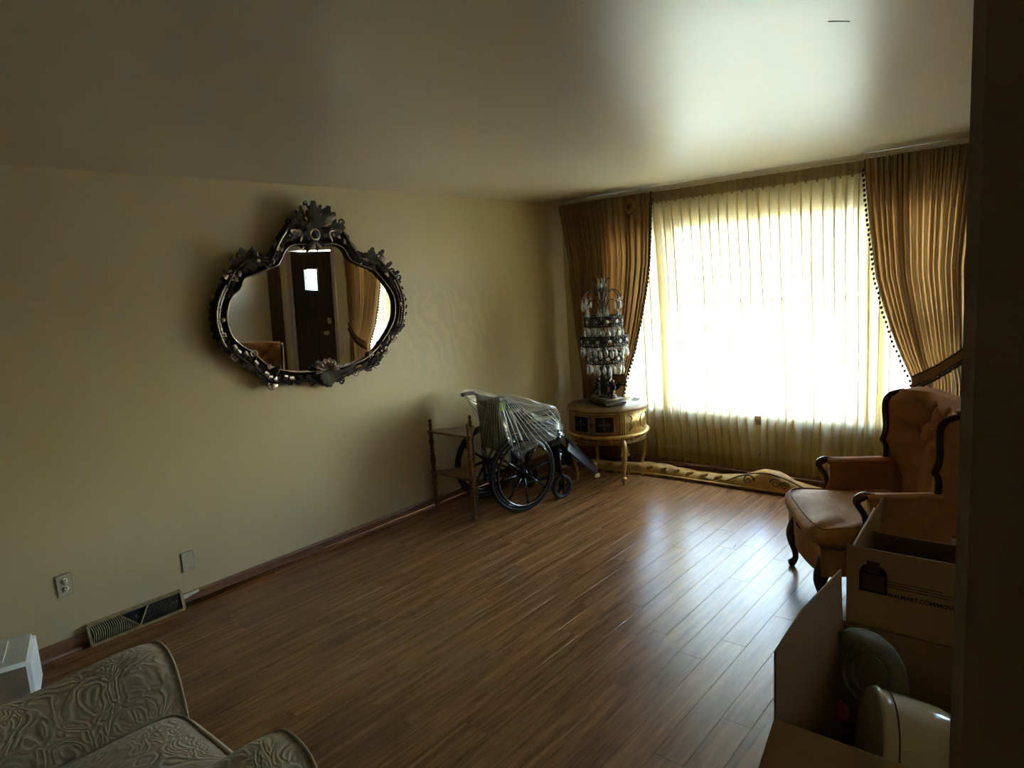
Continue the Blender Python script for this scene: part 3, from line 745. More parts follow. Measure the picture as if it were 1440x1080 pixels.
# acanthus leaf, scroll curl, c-curl : one mesh each, many copies
def leaf_mesh():
    def f(u, v):
        t = v; w = .56*min(1, (t/.3+.12))**.6*max(0, 1-t**5)**.5*(1+.16*math.sin(t*PI*5+.5))
        a = (u-.5)*2
        x = a*w*.50; y = t*1.0 - .10*abs(a)*math.sin(t*PI)
        z = .34*math.sin(t*PI*.8)+.30*t**3*1.0 - .26*abs(a)**1.5*w + .05*math.cos(a*PI*3)*w + .08
        y2 = y - .22*max(0, t-.78)*4*max(0, t-.78)
        return (x, y2, z)
    b = MB(); b.grid(10, 14, f); b.grid(10, 14, lambda u, v: tuple(Vector(f(u, v))*.98+Vector((0, 0, -.09)))); return b.mesh('acanthus_leaf', 'frame')
def curl_mesh(turns, hook):
    pts = []; rad = []
    for k in range(34):
        t = k/33; a = -PI/2+2*PI*turns*t; r = .5*(1-.86*t)
        pts.append((r*math.cos(a), r*math.sin(a), .10+.20*t)); rad.append(.14*(1-.35*t))
    if hook: pts = [(.0-.55, -.75, .05), (-.30, -.62, .08)]+pts; rad = [.07, .11]+rad
    b = MB(); b.tube(pts, rad, 8); b.ball((pts[-1][0], pts[-1][1], pts[-1][2]), .13, 8, 5); return b.mesh('scroll_curl', 'frame')
LEAF, CURL, CURL2 = leaf_mesh(), curl_mesh(1.25, True), curl_mesh(.62, True)
LEAFH = LEAF.copy(); LEAFH.materials.clear(); LEAFH.materials.append(M['frame_hi'])  # leaf copy with the highlight in its colour
CURLH = CURL.copy(); CURLH.materials.clear(); CURLH.materials.append(M['frame_hi'])
def orn(name, me, p, ang, s, h=.03, flip=1, depth=None):
    # local mesh xy -> mirror yz plane ; mesh z -> outwards
    B = Matrix(((0, 0, 1, 0), (1, 0, 0, 0), (0, 1, 0, 0), (0, 0, 0, 1)))
    m = Matrix.Translation((h, p[0], p[1])) @ B @ Matrix.Rotation(ang, 4, 'Z') @ Matrix.Diagonal((s*flip, s, (depth or s*.55), 1))
    return place(name, me, mir, mat=m)
rm = random.Random(5)
def zo(zx, zy): q = mpt(zx, zy, .045); return (q.x, q.y)
ctr = Vector(zo(550, 560))
def outang(p): d = Vector(p)-ctr; return math.atan2(d.y, d.x)-PI/2
# running leaves that hug the moulding
def tang(i): t = OS[(i+3) % n]-OS[i-3]; return math.atan2(t.y, t.x)-PI/2
for i in range(0, n, 3):
    k = i/6
    plain = (9.0 < k < 13.0) or (29.8 < k < 33.4)
    for t, sc in (((.66, .058), (.46, .050)) if not plain else ((.88, .030),)):
        p = IS[i].lerp(OS[i], t); fwd = 1 if (k < 11 or 20 < k < 31) else -1
        a = tang(i)+(0 if fwd > 0 else PI)+fwd*(.16 if t > .6 else -.30)+rm.uniform(-.25, .25)
        orn('acanthus_leaf', LEAFH if rm.random() < .22 else LEAF, p, a, sc*rm.uniform(.85, 1.2), .020+.012*(t < .6)+rm.uniform(0, .008))
# scrolls on the shoulders, hips and foot
for zx, zy, s, a, fl in ((255,350,.085,.3,1),(205,355,.07,.9,1),(160,440,.065,.2,-1),(340,375,.06,-.5,-1),(385,310,.055,2.2,1),(120,470,.05,.5,1),
        (850,345,.085,-.3,-1),(895,360,.07,-.9,-1),(945,425,.065,-.3,1),(790,360,.06,.6,1),(745,300,.055,-2.0,-1),(985,455,.05,-.5,-1),
        (235,880,.075,2.4,-1),(300,915,.08,2.2,-1),(362,985,.065,2.8,1),(180,845,.065,2.2,1),(420,955,.055,3.3,-1),(490,960,.05,3,1),(270,830,.05,1,1),(385,905,.045,.4,1),
        (950,750,.07,-2.2,1),(915,805,.075,-2.4,1),(868,880,.065,-2.8,-1),(775,920,.055,-2.9,1),(700,960,.055,-3.3,-1),(985,705,.05,-1.9,1),(850,830,.045,-.8,-1),(560,970,.05,3,1)):
    orn('scroll_curl', CURLH if rm.random() < .4 else CURL, zo(zx, zy), a, s, .030, fl, s*.7)
for zx, zy, s, a in ((270,335,.085,.75),(215,335,.08,1.0),(165,375,.075,1.2),(130,430,.07,1.4),(320,385,.07,-1.4),(250,420,.06,-.6),
        (845,335,.085,-.8),(895,340,.08,-1.0),(935,395,.075,-1.2),(972,435,.07,-1.4),(800,365,.07,1.3),(880,420,.06,.5),
        (200,850,.075,1.9),(270,910,.08,2.0),(330,965,.08,2.1),(430,965,.06,1.4),(520,972,.06,1.5),(360,930,.07,-1.2),
        (905,790,.08,-1.9),(945,740,.075,-1.8),(870,870,.08,-2.1),(805,912,.065,-1.6),(740,935,.065,-1.5),(690,965,.07,-1.7),(985,700,.06,-1.7)):
    q = Vector(zo(zx, zy)).lerp(ctr, .045); orn('acanthus_leaf', LEAF, (q.x, q.y), a*.8, s*.78, .036)
# crest: rows of small leaves fanning up, with side scrolls
for row, (rr0, cnt, sz, hh) in enumerate(((.108, 12, .062, .030), (.082, 11, .066, .046), (.046, 9, .066, .060), (.014, 7, .062, .072))):
    q0 = zo(567, 205)
    for k in range(cnt):
        a = (k-(cnt-1)/2)*(3.0/cnt); kx = 1.12
        orn('acanthus_leaf', LEAFH if rm.random() < .15 else LEAF, (q0[0]+kx*rr0*math.sin(a), q0[1]+rr0*math.cos(a)*.92), -a+rm.uniform(-.4, .4), sz*rm.uniform(.75, 1.25), hh+rm.uniform(-.006, .008))
for zx, sg in ((490, 1), (645, -1)):
    for k in range(4): orn('acanthus_leaf', LEAFH if k == 1 else LEAF, zo(zx-sg*8*k, 250-18*k), sg*(1.2+.25*k), .065, .05)
    orn('scroll_curl', CURLH, zo(zx-sg*8, 240), sg*.8, .06, .05, sg)
    orn('scroll_curl', CURL, zo(zx-sg*55, 185), sg*.4, .055, .04, sg)
MB().tube([(.085, zo(548, 245)[0]+.033*math.cos(a*PI/10), zo(548, 245)[1]+.033*math.sin(a*PI/10)) for a in range(20)], .010, 8, True).build('flower_ring', 'frame_hi', mir)
MB().ball((.075, *zo(548, 245)), (.012, .024, .024), 10, 6).build('flower_heart', 'frame', mir)
for k in range(5): orn('acanthus_leaf', LEAFH if k % 2 else LEAF, zo(565, 275), PI+(k-2)*.55, .07, .05)
# shell at the foot
sh = zo(628, 912)
def shell(u, v):
    a = (u-.5)*PI*1.05; r = .018+.078*v*(1-.12*abs(math.cos(a*7)))
    return (.035+.030*math.sin(v*PI*.75)+.006*math.cos(u*2*PI*8)*v, sh[0]+r*math.sin(a), sh[1]+r*math.cos(a)*.95)
MB().grid(64, 8, shell).build('shell', 'frame_hi', mir)
for k in range(5): orn('acanthus_leaf', LEAF, (sh[0], sh[1]-.01), PI+(k-2)*.6, .085, .045)
# little round bosses
for zx, zy in ((120, 662), (992, 583), (348, 893)):
    q = zo(zx, zy)
    MB().lathe([(.0, .012), (.006, .012), (.010, .006), (.012, .010), (.016, .008), (.017, 0)], 14, Matrix.Translation((.035, *q)) @ Matrix.Rotation(PI/2, 4, 'Y')).build('boss', 'frame_hi', mir)

# ================================================================== CORNER SHELF STAND
st = thing('corner_shelf_stand', 'two tier triangular wooden stand with turned spindle posts beside the wheelchair', 'shelf', (0, 0, 0))
PL_, PF, PR = Vector((.113, 3.432, 0)), Vector((.52, 3.428, 0)), Vector((.315, 3.665, 0))
def shelf_tri(z, grow):
    c = (PL_+PF+PR)/3; vs = []
    for p, q in ((PL_, PF), (PF, PR), (PR, PL_)):
        d = (p-c).normalized(); a = p+d*grow; 
        vs.append(a)
    poly = []
    for i in range(3):       # rounded corners, slightly bowed long edge
        a, p, bb = vs[i-1], vs[i], vs[(i+1) % 3]
        d1 = (a-p).normalized(); d2 = (bb-p).normalized()
        for t in (0, .25, .5, .75, 1):
            q1 = p+d1*.05*(1-t); q2 = p+d2*.05*t; poly.append(((q1+q2)/2).xy if t not in (0, 1) else (q1 if t == 0 else q2).xy)
    return MB().prism([(p.x, p.y) for p in poly], lambda u, w: (u, w, z), lambda u, w: (u, w, z+.017))
shelf_tri(.305, .055).build('shelf', 'shelfwood', st, bevel=.003, seg=1)
shelf_tri(.630, .055).build('shelf', 'shelfwood', st, bevel=.003, seg=1)
def spindle(zs, zt):
    pr = [(.009, 0), (.013, .01), (.011, .03), (.015, .045), (.012, .05)]
    z = .055; L_ = zt-zs
    out = []
    base = [(.0, .011), (.04, .015), (.06, .011), (.08, .016), (.10, .012), (.20, .0145), (.32, .017), (.42, .0145), (.50, .012), (.53, .018), (.56, .012), (.60, .018), (.63, .012), (.70, .015), (.80, .017), (.88, .013), (.90, .018), (.93, .013), (.96, .018), (1, .014)]
    return [(r*1.25 if r > .0135 else r*.95, zs+L_*t) for t, r in base]
for p in (PL_, PF, PR):
    q = spindle(0, .305)+spindle(.322, .630)
    o = MB().lathe(q, 12).build('spindle_post', 'shelfwood', st, (p.x, p.y, 0))
    MB().lathe([(.012, .647), (.014, .652), (.010, .660), (.015, .678), (.015, .690), (.009, .702), (.013, .712), (.014, .724), (.008, .735), (.0, .737)], 12).build('finial', 'shelfwood', o)

# ================================================================== WHEELCHAIR
wc = thing('wheelchair', 'black folding wheelchair with mag wheels parked along the cream wall', 'wheelchair', (.4836, 3.8369, 0), math.atan2(-.255, .967))
def wheel(xs):
    s = 1 if xs > 0 else -1; Rm = .288
    ry = Matrix.Rotation(PI/2, 4, 'Y')
    c = lambda r, off, k=64: [(xs+off, r*math.cos(2*PI*i/k), .305+r*math.sin(2*PI*i/k)) for i in range(k)]
    w = MB().tube(c(Rm, 0), .0165, 10, True).build('wheel', 'rubber', wc)
    MB().tube(c(.266, 0), .013, 8, True, flat=1).build('rim', 'blackmetal', w)
    for i in range(8):
        a = 2*PI*i/8+.12; d = Vector((0, math.cos(a), math.sin(a)))
        MB().tube([Vector((xs+s*.012, 0, .305))+d*.03, Vector((xs+s*.008, 0, .305))+d*.15, Vector((xs, 0, .305))+d*.262], [.012, .0085, .010], 7).build('spoke', 'blackmetal', w)
    MB().lathe([(.0, -.04), (.02, -.04), (.032, -.02), (.032, .03), (.018, .042), (.010, .05), (0, .052)], 18, Matrix.Translation((xs, 0, .305)) @ Matrix.Rotation(s*PI/2, 4, 'Y')).build('hub', 'blackmetal', w)
    MB().tube(c(.250, s*.036), .0085, 8, True).build('handrim', 'chrome' if False else 'blackmetal', w)
    MB().tube(c(.2425, s*.040), .0022, 5, True).build('handrim_edge', 'chrome', w)
    for i in range(8):
        a = 2*PI*i/8+.12; d = Vector((0, math.cos(a), math.sin(a)))
        MB().tube([Vector((xs, 0, .305))+d*.262, Vector((xs+s*.036, 0, .305))+d*.252], .005, 6).build('rim_bracket', 'blackmetal', w)
for x in (.245, -.245): wheel(x)
for s in (1, -1):
    xc = s*.225
    # caster
    cw = MB().lathe([(.068, -.014), (.088, -.017), (.098, -.008), (.098, .008), (.088, .017), (.068, .014), (.068, -.014)], 28, Matrix.Translation((xc, .385, .098)) @ Matrix.Rotation(PI/2, 4, 'Y'), cap=False).build('caster_wheel', 'rubber', wc)
    MB().lathe([(0, -.024), (.018, -.024), (.018, .024), (0, .024)], 14, Matrix.Translation((xc, .385, .098)) @ Matrix.Rotation(PI/2, 4, 'Y')).build('caster_hub', 'blackmetal', cw)
    for i in range(5):
        a = 2*PI*i/5; MB().bar((xc, .385, .098), (xc, .385+.064*math.cos(a), .098+.064*math.sin(a)), .014, .016, up=(1, 0, 0)).build('caster_spoke', 'blackmetal', cw)
    MB().tube([(xc-.022, .385, .098), (xc-.022, .385, .2), (xc, .375, .225), (xc+.022, .385, .2), (xc+.022, .385, .098)], .008, 7).build('caster_fork', 'blackmetal', wc)
    MB().tube([(xc, .375, .225), (xc, .375, .37)], .014, 10).build('caster_stem', 'blackmetal', wc)
    xf = s*.205
    MB().tube(spline([(xf, -.06, .16), (xf, -.06, .55), (xf, -.075, .83), (xf, -.09, .872), (xf, -.12, .887)], 6), .0115, 9).build('back_post', 'blackmetal', wc)
    MB().tube([(xf, -.10, .884), (xf, -.15, .890), (xf, -.215, .887)], [.015, .0165, .0155], 10).build('push_handle', 'rubber', wc)
    MB().tube([(xf, -.06, .47), (xf, .38, .47)], .0115, 8).build('seat_rail', 'blackmetal', wc)
    MB().tube(spline([(xf, -.06, .20), (xf, .25, .20), (xf, .36, .22), (xf, .38, .30), (xf, .38, .50)], 5), .0115, 8).build('side_frame', 'blackmetal', wc)
    MB().tube(spline([(s*.235, .0, .48), (s*.235, .0, .66), (s*.235, .04, .70), (s*.235, .32, .70), (s*.235, .37, .66), (s*.235, .37, .48)], 5), .010, 8).build('arm_tube', 'blackmetal', wc)
    MB().box((s*.235-.026, .03, .712), (s*.235+.026, .34, .740)).build('arm_pad', 'vinyl', wc, bevel=.010, seg=2)
    MB().box((s*.222-.003, .015, .49), (s*.222+.003, .355, .66)).build('skirt_guard', 'vinyl', wc, bevel=.002, seg=1)
    # leg rest
    MB().tube(spline([(s*.20, .38, .52), (s*.19, .46, .50), (s*.18, .54, .40), (s*.17, .72, .20), (s*.165, .80, .115)], 6), .0105, 8).build('leg_rest_tube', 'blackmetal', wc)
    lp = [(s*.10, .545, .46), (s*.215, .455, .375), (s*.215, .755, .105), (s*.10, .83, .165)]
    nrm = Vector((s*.62, .5, .6))*.012
    v8 = [Vector(p) for p in lp]+[Vector(p)+nrm for p in lp]
    b = MB().grid(8, 10, lambda u, v: tuple((Vector(lp[0]).lerp(Vector(lp[1]), u)).lerp(Vector(lp[3]).lerp(Vector(lp[2]), u), v)+Vector((s*.62, .5, .6))*(.022*math.sin(PI*u)+.012)))
    b.add(v8, [(0, 3, 2, 1), (4, 5, 6, 7), (0, 1, 5, 4), (1, 2, 6, 5), (2, 3, 7, 6), (3, 0, 4, 7)])
    lr = b.build('leg_rest_pad', 'vinyl', wc)
    for x, yq, zq in ((s*.11, .825, .150), (s*.215, .755, .090)): MB().box((x-.010, yq-.01, zq), (x+.010, yq+.035, zq+.030)).build('pad_clip', 'ivory', lr, bevel=.003, seg=1)
    # brake and clutter of brackets at the front post
    MB().box((s*.215-.014, .30, .44), (s*.215+.014, .40, .475)).build('brake_body', 'blackmetal', wc, bevel=.004)
    MB().tube([(s*.23, .36, .47), (s*.235, .40, .56), (s*.235, .42, .60)], [.006, .006, .010], 7).build('brake_lever', 'blackmetal', wc)
    MB().box((s*.205-.018, .365, .30), (s*.205+.018, .410, .40)).build('caster_housing', 'blackmetal', wc, bevel=.006)
    for z in (.36, .50): MB().lathe([(.0, -.024), (.012, -.024), (.012, .024), (0, .024)], 10, Matrix.Translation((xf, .39, z)) @ Matrix.Rotation(PI/2, 4, 'Y')).build('bolt', 'chrome', wc)
for a, c in (((-.20, .12, .20), (.20, .12, .46)), ((.20, .15, .20), (-.20, .15, .46))): MB().tube([a, c], .011, 8).build('cross_brace', 'blackmetal', wc)
MB().tube([(-.245, 0, .305), (.245, 0, .305)], .010, 8).build('axle', 'blackmetal', wc)
MB().grid(12, 10, lambda u, v: ((u-.5)*.41, -.03+.46*v, .482-.025*math.sin(PI*u))).grid(12, 10, lambda u, v: ((u-.5)*.41, -.03+.46*v, .470-.025*math.sin(PI*u))).build('seat_sling', 'vinyl', wc)
MB().grid(12, 10, lambda u, v: ((u-.5)*.41, -.055-.02*v-.03*math.sin(PI*u), .46+.42*v)).grid(12, 10, lambda u, v: ((u-.5)*.41, -.068-.02*v-.03*math.sin(PI*u), .46+.42*v)).build('back_sling', 'vinyl', wc)
# plastic cover stretched over it
pc = thing('plastic_cover', 'crumpled clear plastic film stretched over the wheelchair back and seat', 'plastic cover', wc.location, wc.rotation_euler.z)
ST = [(-.225, .907, .87, .215), (-.17, .915, .76, .24), (-.11, .915, .50, .25), (-.05, .91, .42, .262), (.03, .875, .47, .268), (.12, .835, .50, .272), (.22, .80, .52, .275), (.32, .765, .53, .275), (.36, .70, .53, .268), (.40, .58, .52, .24), (.42, .52, .50, .22)]
def cover(u, v):
    y = ST[0][0]+(ST[-1][0]-ST[0][0])*v
    top = interp([(s[0], s[1]) for s in ST], y); bot = interp([(s[0], s[2]) for s in ST], y); w = interp([(s[0], s[3]) for s in ST], y)
    if u < .3: t = u/.3; x = w*(1.0+.05*(1-t)); z = bot+(top-bot)*t; x += .02*math.sin(PI*t)*-1
    elif u > .7: t = (1-u)/.3; x = -w*(1.0+.05*(1-t)); z = bot+(top-bot)*t; x -= .02*math.sin(PI*t)*-1
    else: t = (u-.3)/.4; x = w*(1-2*t); z = top-.055*math.sin(PI*t)*(1 if y < .35 else .3)
    # creases fan out from the near handle and from the front arm
    a1 = math.atan2(z-.90, y+.2); a2 = math.atan2(z-.56, y-.44)
    k = .009*abs(math.sin(a1*17+x*4))**.5+.008*abs(math.sin(a2*14+x*3))**.5
    q = mnoise.noise(Vector((x*9, y*9, z*9)))*.012
    d = Vector((x, 0, max(0, z-.7))).normalized() if abs(x) > .01 else Vector((0, 0, 1))
    p = Vector((x, y, z))+d*(k+q); return tuple(p)
b = MB().grid(76, 56, cover)
def backp(u, v):
    x = (u-.5)*.50; z = .40+.50*v; y = -.105-.03*math.sin(PI*u)-.10*sstep(.75, 1, v)*abs(2*u-1)
    return (x, y+.008*math.sin(x*60+z*12)+mnoise.noise(Vector((x*10, 1, z*10)))*.014, z)
b.grid(40, 30, backp); b.build('film', 'plastic', pc)
M['film_fold'] = thin_mat('gathered_plastic_film', .45, (.98, .98, .97), .4, (.85, .85, .80), glossy=.18, gr=.15)
rf = random.Random(12)
def fold(p, q, sag, r):
    p, q = Vector(p), Vector(q); o_ = Vector((.012, 0, .010))
    MB().tube([p.lerp(q, t)+o_*(.3+.7*math.sin(PI*t))-Vector((0, 0, sag*math.sin(PI*t))) for t in (0, .2, .4, .6, .8, 1)], [r*.4, r, r*1.2, r, r*.8, r*.3], 5, flat=.45).build('film_fold', 'film_fold', pc)
for k in range(9): fold((.258, -.17+.01*k, .90), (.285, -.10+.058*k, .50+.02*rf.random()), .012, .0035+.002*rf.random())
for k in range(6): fold((.20-.06*k, -.08, .885-.015*(k % 2)), (.24-.075*k, .36, .735), .02, .004)
for k in range(7): fold((.262, .395, .57), (.272, .02+.035*k, .60+.03*k), -.004, .0035)
for k in range(8): fold((.20-.02*k, -.145, .87), (.22-.05*k, -.135, .45), .0, .0035)
for k in range(4): fold((-.20, -.20, .88), (-.05+.05*k, -.14, .62+.05*k), .01, .0035)
MB().grid(4, 4, lambda u, v: (.256+.006*v, -.175+.052*u, .805+.065*v)).grid(4, 4, lambda u, v: (.2575+.006*v, -.175+.052*u, .805+.065*v)).build('green_tag', 'tag', pc, label='green paper tag near the push handle')
MB().grid(2, 14, lambda u, v: (.275+.004*math.sin(v*9), -.10+.09*v+.014*u, .80-.24*v+.01*math.sin(v*5))).build('white_strip', 'white', pc)  # narrow wavy white strip running down the near side of the film
# ================================================================== ROUND GILT CABINET
TC = Vector((.796, 4.866, 0)); TZ = .648
tb = thing('drum_cabinet', 'round gilt drum cabinet on four cabriole legs in the room corner', 'cabinet', TC)
LA = [math.radians(a) for a in (-36, 54, 144, -126)]
Rd = .325
MB().lathe([(Rd, .425), (Rd, .612)], 72).lathe([(.01, .43), (Rd, .43)], 72).build('drum', 'gold', tb)
MB().lathe([(.0, .612), (Rd, .612), (.338, .618), (.345, .626), (.345, .634), (.338, .640), (.0, .640)], 72).build('top', 'gold_dark', tb)
MB().lathe([(.0, .640), (.336, .640), (.338, .644), (.336, TZ), (.0, TZ)], 72).build('glass_top', 'tableglass', tb)
bd = MB().ball((0, 0, 0), (.009, .006, .006), 6, 4).mesh('edge_bead', 'gold')
for k in range(110):
    a = 2*PI*k/110; o = place('edge_bead', bd, tb, (.345*math.cos(a), .345*math.sin(a), .613)); o.rotation_euler = (0, 0, a+PI/2)
MB().lathe([(.30, .398), (.345, .400), (.352, .410), (.352, .420), (.340, .427), (.0, .428)], 72).build('ledge', 'gold', tb)
MB().lathe([(.0, .345), (.318, .345), (.325, .350), (.320, .358), (.320, .390), (.326, .398), (.0, .399)], 72).build('apron', 'gold_dark', tb)
ros = MB().lathe([(.0, .008), (.006, .008), (.009, .003), (.013, .007), (.017, .004), (.018, 0)], 12).mesh('rosette', 'gold')
bar_ = MB().ball((0, 0, 0), (.032, .009, .005), 10, 5).mesh('apron_bar', 'gold')
def around(a, r, z): return Matrix.Translation((r*math.cos(a), r*math.sin(a), z)) @ Matrix.Rotation(a, 4, 'Z') @ Matrix.Rotation(PI/2, 4, 'Y')
for k in range(20):
    a = LA[0]+2*PI*k/20
    place('rosette', ros, tb, mat=around(a, .320, .374))
    place('apron_bar', bar_, tb, mat=Matrix.Translation((.321*math.cos(a+PI/20), .321*math.sin(a+PI/20), .374)) @ Matrix.Rotation(a+PI/20+PI/2, 4, 'Z'))
# pilasters of three flutes above each leg
fl = MB().box((-.004, -.006, .43), (.008, .006, .608)).mesh('flute', 'gold', bevel=.003, seg=1)
for a in LA:
    for d in (-.055, 0, .055): place('flute', fl, tb, mat=Matrix.Rotation(a+d, 4, 'Z') @ Matrix.Translation((Rd, 0, 0)))
# curved doors with dark panels and a four petal flower
def cpanel(a0, a1, z0, z1, r, th, name, mat, parent, seg=10):
    b = MB()
    def f(rr): return lambda u, v: (rr*math.cos(a0+(a1-a0)*u), rr*math.sin(a0+(a1-a0)*u), z0+(z1-z0)*v)
    b.grid(seg, 2, f(r)).grid(seg, 2, f(r+th))
    for u in (0, 1): b.grid(1, 2, lambda s, v: tuple(Vector(f(r)(u, v)).lerp(Vector(f(r+th)(u, v)), s)))
    for v in (0, 1): b.grid(seg, 1, lambda u, s: tuple(Vector(f(r)(u, v)).lerp(Vector(f(r+th)(u, v)), s)))
    return b.build(name, mat, parent)
petal = MB().prism([(0, 0), (.010, .018), (.013, .032), (.006, .046), (0, .056), (-.006, .046), (-.013, .032), (-.010, .018)], lambda u, w: (-.001, u, w), lambda u, w: (.004 - abs(u)*.1, u, w)).mesh('petal', 'pewter')
def doors(mid, dark, handle):
    hw = math.radians(36.5)
    for s in (-1, 1):
        a0, a1 = (mid-hw, mid-.008) if s < 0 else (mid+.008, mid+hw)
        d = cpanel(a0, a1, .436, .606, Rd, .006, 'door', 'gold_dark', tb)
        cpanel(a0+.075, a1-.075, .458, .588, Rd+.004, .004, 'dark_panel', 'door_dark' if dark else 'gold', d)
        for q0, q1, z0, z1 in ((a0+.06, a1-.06, .452, .459), (a0+.06, a1-.06, .587, .594), (a0+.06, a0+.082, .452, .594), (a1-.082, a1-.06, .452, .594)):
            cpanel(q0, q1, z0, z1, Rd+.004, .009, 'panel_bead', 'gold', d, 8)
        am = (a0+a1)/2
        if dark:
            for k in range(4):
                place('petal', petal, d, mat=Matrix.Rotation(am, 4, 'Z') @ Matrix.Translation((Rd+.009, 0, .523)) @ Matrix.Rotation(k*PI/2, 4, 'X'))
            MB().ball((0, 0, 0), .007, 8, 5).build('flower_centre', 'pewter', d, ((Rd+.011)*math.cos(am), (Rd+.011)*math.sin(am), .523))
    h = MB().tube([(0, -.022, 0), (.012, -.012, .008), (.014, 0, 0), (.012, .012, .008), (0, .022, 0)], .005, 6).ball((.010, 0, 0), .009, 8, 5)
    h.build('pull', 'iron', tb, ((Rd+.006)*math.cos(mid), (Rd+.006)*math.sin(mid), .523), mid)
doors(math.radians(-81), True, True)
# oval medallion on the side panels
for mid in (9, 99, 189):
    am = math.radians(mid)
    MB().tube([((Rd+.003)*math.cos(am+.20*math.cos(t*PI/16)), (Rd+.003)*math.sin(am+.20*math.cos(t*PI/16)), .522+.068*math.sin(t*PI/16)) for t in range(32)], .004, 6, True).build('oval_moulding', 'gold', tb)
    for sgn in (-1, 1):
        MB().tube([((Rd+.003)*math.cos(am+sgn*(.60-.10*abs(math.sin(t*PI/12)))), (Rd+.003)*math.sin(am+sgn*(.60-.10*abs(math.sin(t*PI/12)))), .455+.135*t/24) for t in range(25)], .003, 5).build('line_moulding', 'gold_dark', tb)
for a in LA:
    d = Vector((math.cos(a), math.sin(a), 0))
    path = spline([d*.285+Vector((0, 0, .40)), d*.318+Vector((0, 0, .34)), d*.335+Vector((0, 0, .27)), d*.322+Vector((0, 0, .17)), d*.305+Vector((0, 0, .09)), d*.303+Vector((0, 0, .055)), d*.312+Vector((0, 0, .0))], 5)
    rr = [.026, .027, .029, .030, .031, .031, .030, .028, .027, .026, .024, .023, .022, .021, .019, .018, .017, .0165, .016, .015, .015, .015, .016, .017, .018, .020, .019, .016, .015, .013, .013]
    lg = MB().tube(path, rr[:len(path)], 10).build('leg', 'gold', tb)
    MB().ball((0, 0, 0), (.024, .024, .020), 10, 6).build('toe_scroll', 'gold', lg, tuple(d*.312+Vector((0, 0, .052))))
    for k in (-1, 0, 1):
        B = Matrix.Translation(d*(.345+.0)+Vector((0, 0, .345-.02*abs(k)))) @ Matrix.Rotation(a+PI/2, 4, 'Z') @ Matrix.Rotation(PI/2, 4, 'X') @ Matrix.Rotation(PI+k*.45, 4, 'Z') @ Matrix.Diagonal((.050, .085, .022, 1))
        me = LEAF.copy() if k == -1 and a == LA[0] else None
        if me: me.materials.clear(); me.materials.append(M['gold']); LEAFG = me
        place('leg_leaf', LEAFG, lg, mat=B)

for k in range(22):
    x = .62+k*.062; sg = 1 if k % 2 else -1
    o = place('carved_leaf', LEAFG, cz, mat=Matrix.Translation((x, -.085-.08*sstep(1.2, .5, x)+.012, .032+.014*(k % 2))) @ Matrix.Rotation(math.radians(58), 4, 'X') @ Matrix.Rotation(-PI/2+sg*.45, 4, 'Z') @ Matrix.Diagonal((.060, .085, .020, 1)))
# small glass dish on it
MB().lathe([(.0, .004), (.030, .004), (.042, .012), (.045, .020), (.043, .020), (.038, .010), (.0, .008)], 24).build('glass_dish', 'plateglass', None, (TC.x+.175, TC.y+.17, TZ-.003))
tag(bpy.data.objects['glass_dish'], 'small clear glass dish on the round cabinet top', 'dish')

# ================================================================== CRYSTAL LAMP
lp_ = thing('crystal_lamp', 'tall tiered lamp hung with crystal drops on the round gilt cabinet', 'lamp', (TC.x, TC.y, TZ), math.radians(-30))
B0 = lp_
MB().box((-.165, -.10, 0), (.165, .10, .030)).build('plinth', 'pewter', B0, bevel=.006)
MB().box((-.145, -.085, .030), (.145, .085, .058)).build('plinth_step', 'stone', B0, bevel=.008)
MB().lathe([(.075, .058), (.078, .066), (.060, .075), (.055, .085), (.050, .20), (.052, .28), (.058, .30), (.045, .315), (.02, .33), (.012, .34), (.012, 1.03), (.0, 1.035)], 24).build('column', 'pewter', B0)
rl = random.Random(8)
for k in range(26):
    a = rl.random()*2*PI; z = .09+.20*rl.random()
    B = Matrix.Translation((.049*math.cos(a), .049*math.sin(a), z)) @ Matrix.Rotation(a+PI/2, 4, 'Z') @ Matrix.Rotation(PI/2, 4, 'X') @ Matrix.Rotation(rl.uniform(-1, 1), 4, 'Z') @ Matrix.Diagonal((.045, .055, .02, 1))
    if k == 0: LEAFP = LEAF.copy(); LEAFP.materials.clear(); LEAFP.materials.append(M['pewter'])
    place('relief_leaf', LEAFP, B0, mat=B)
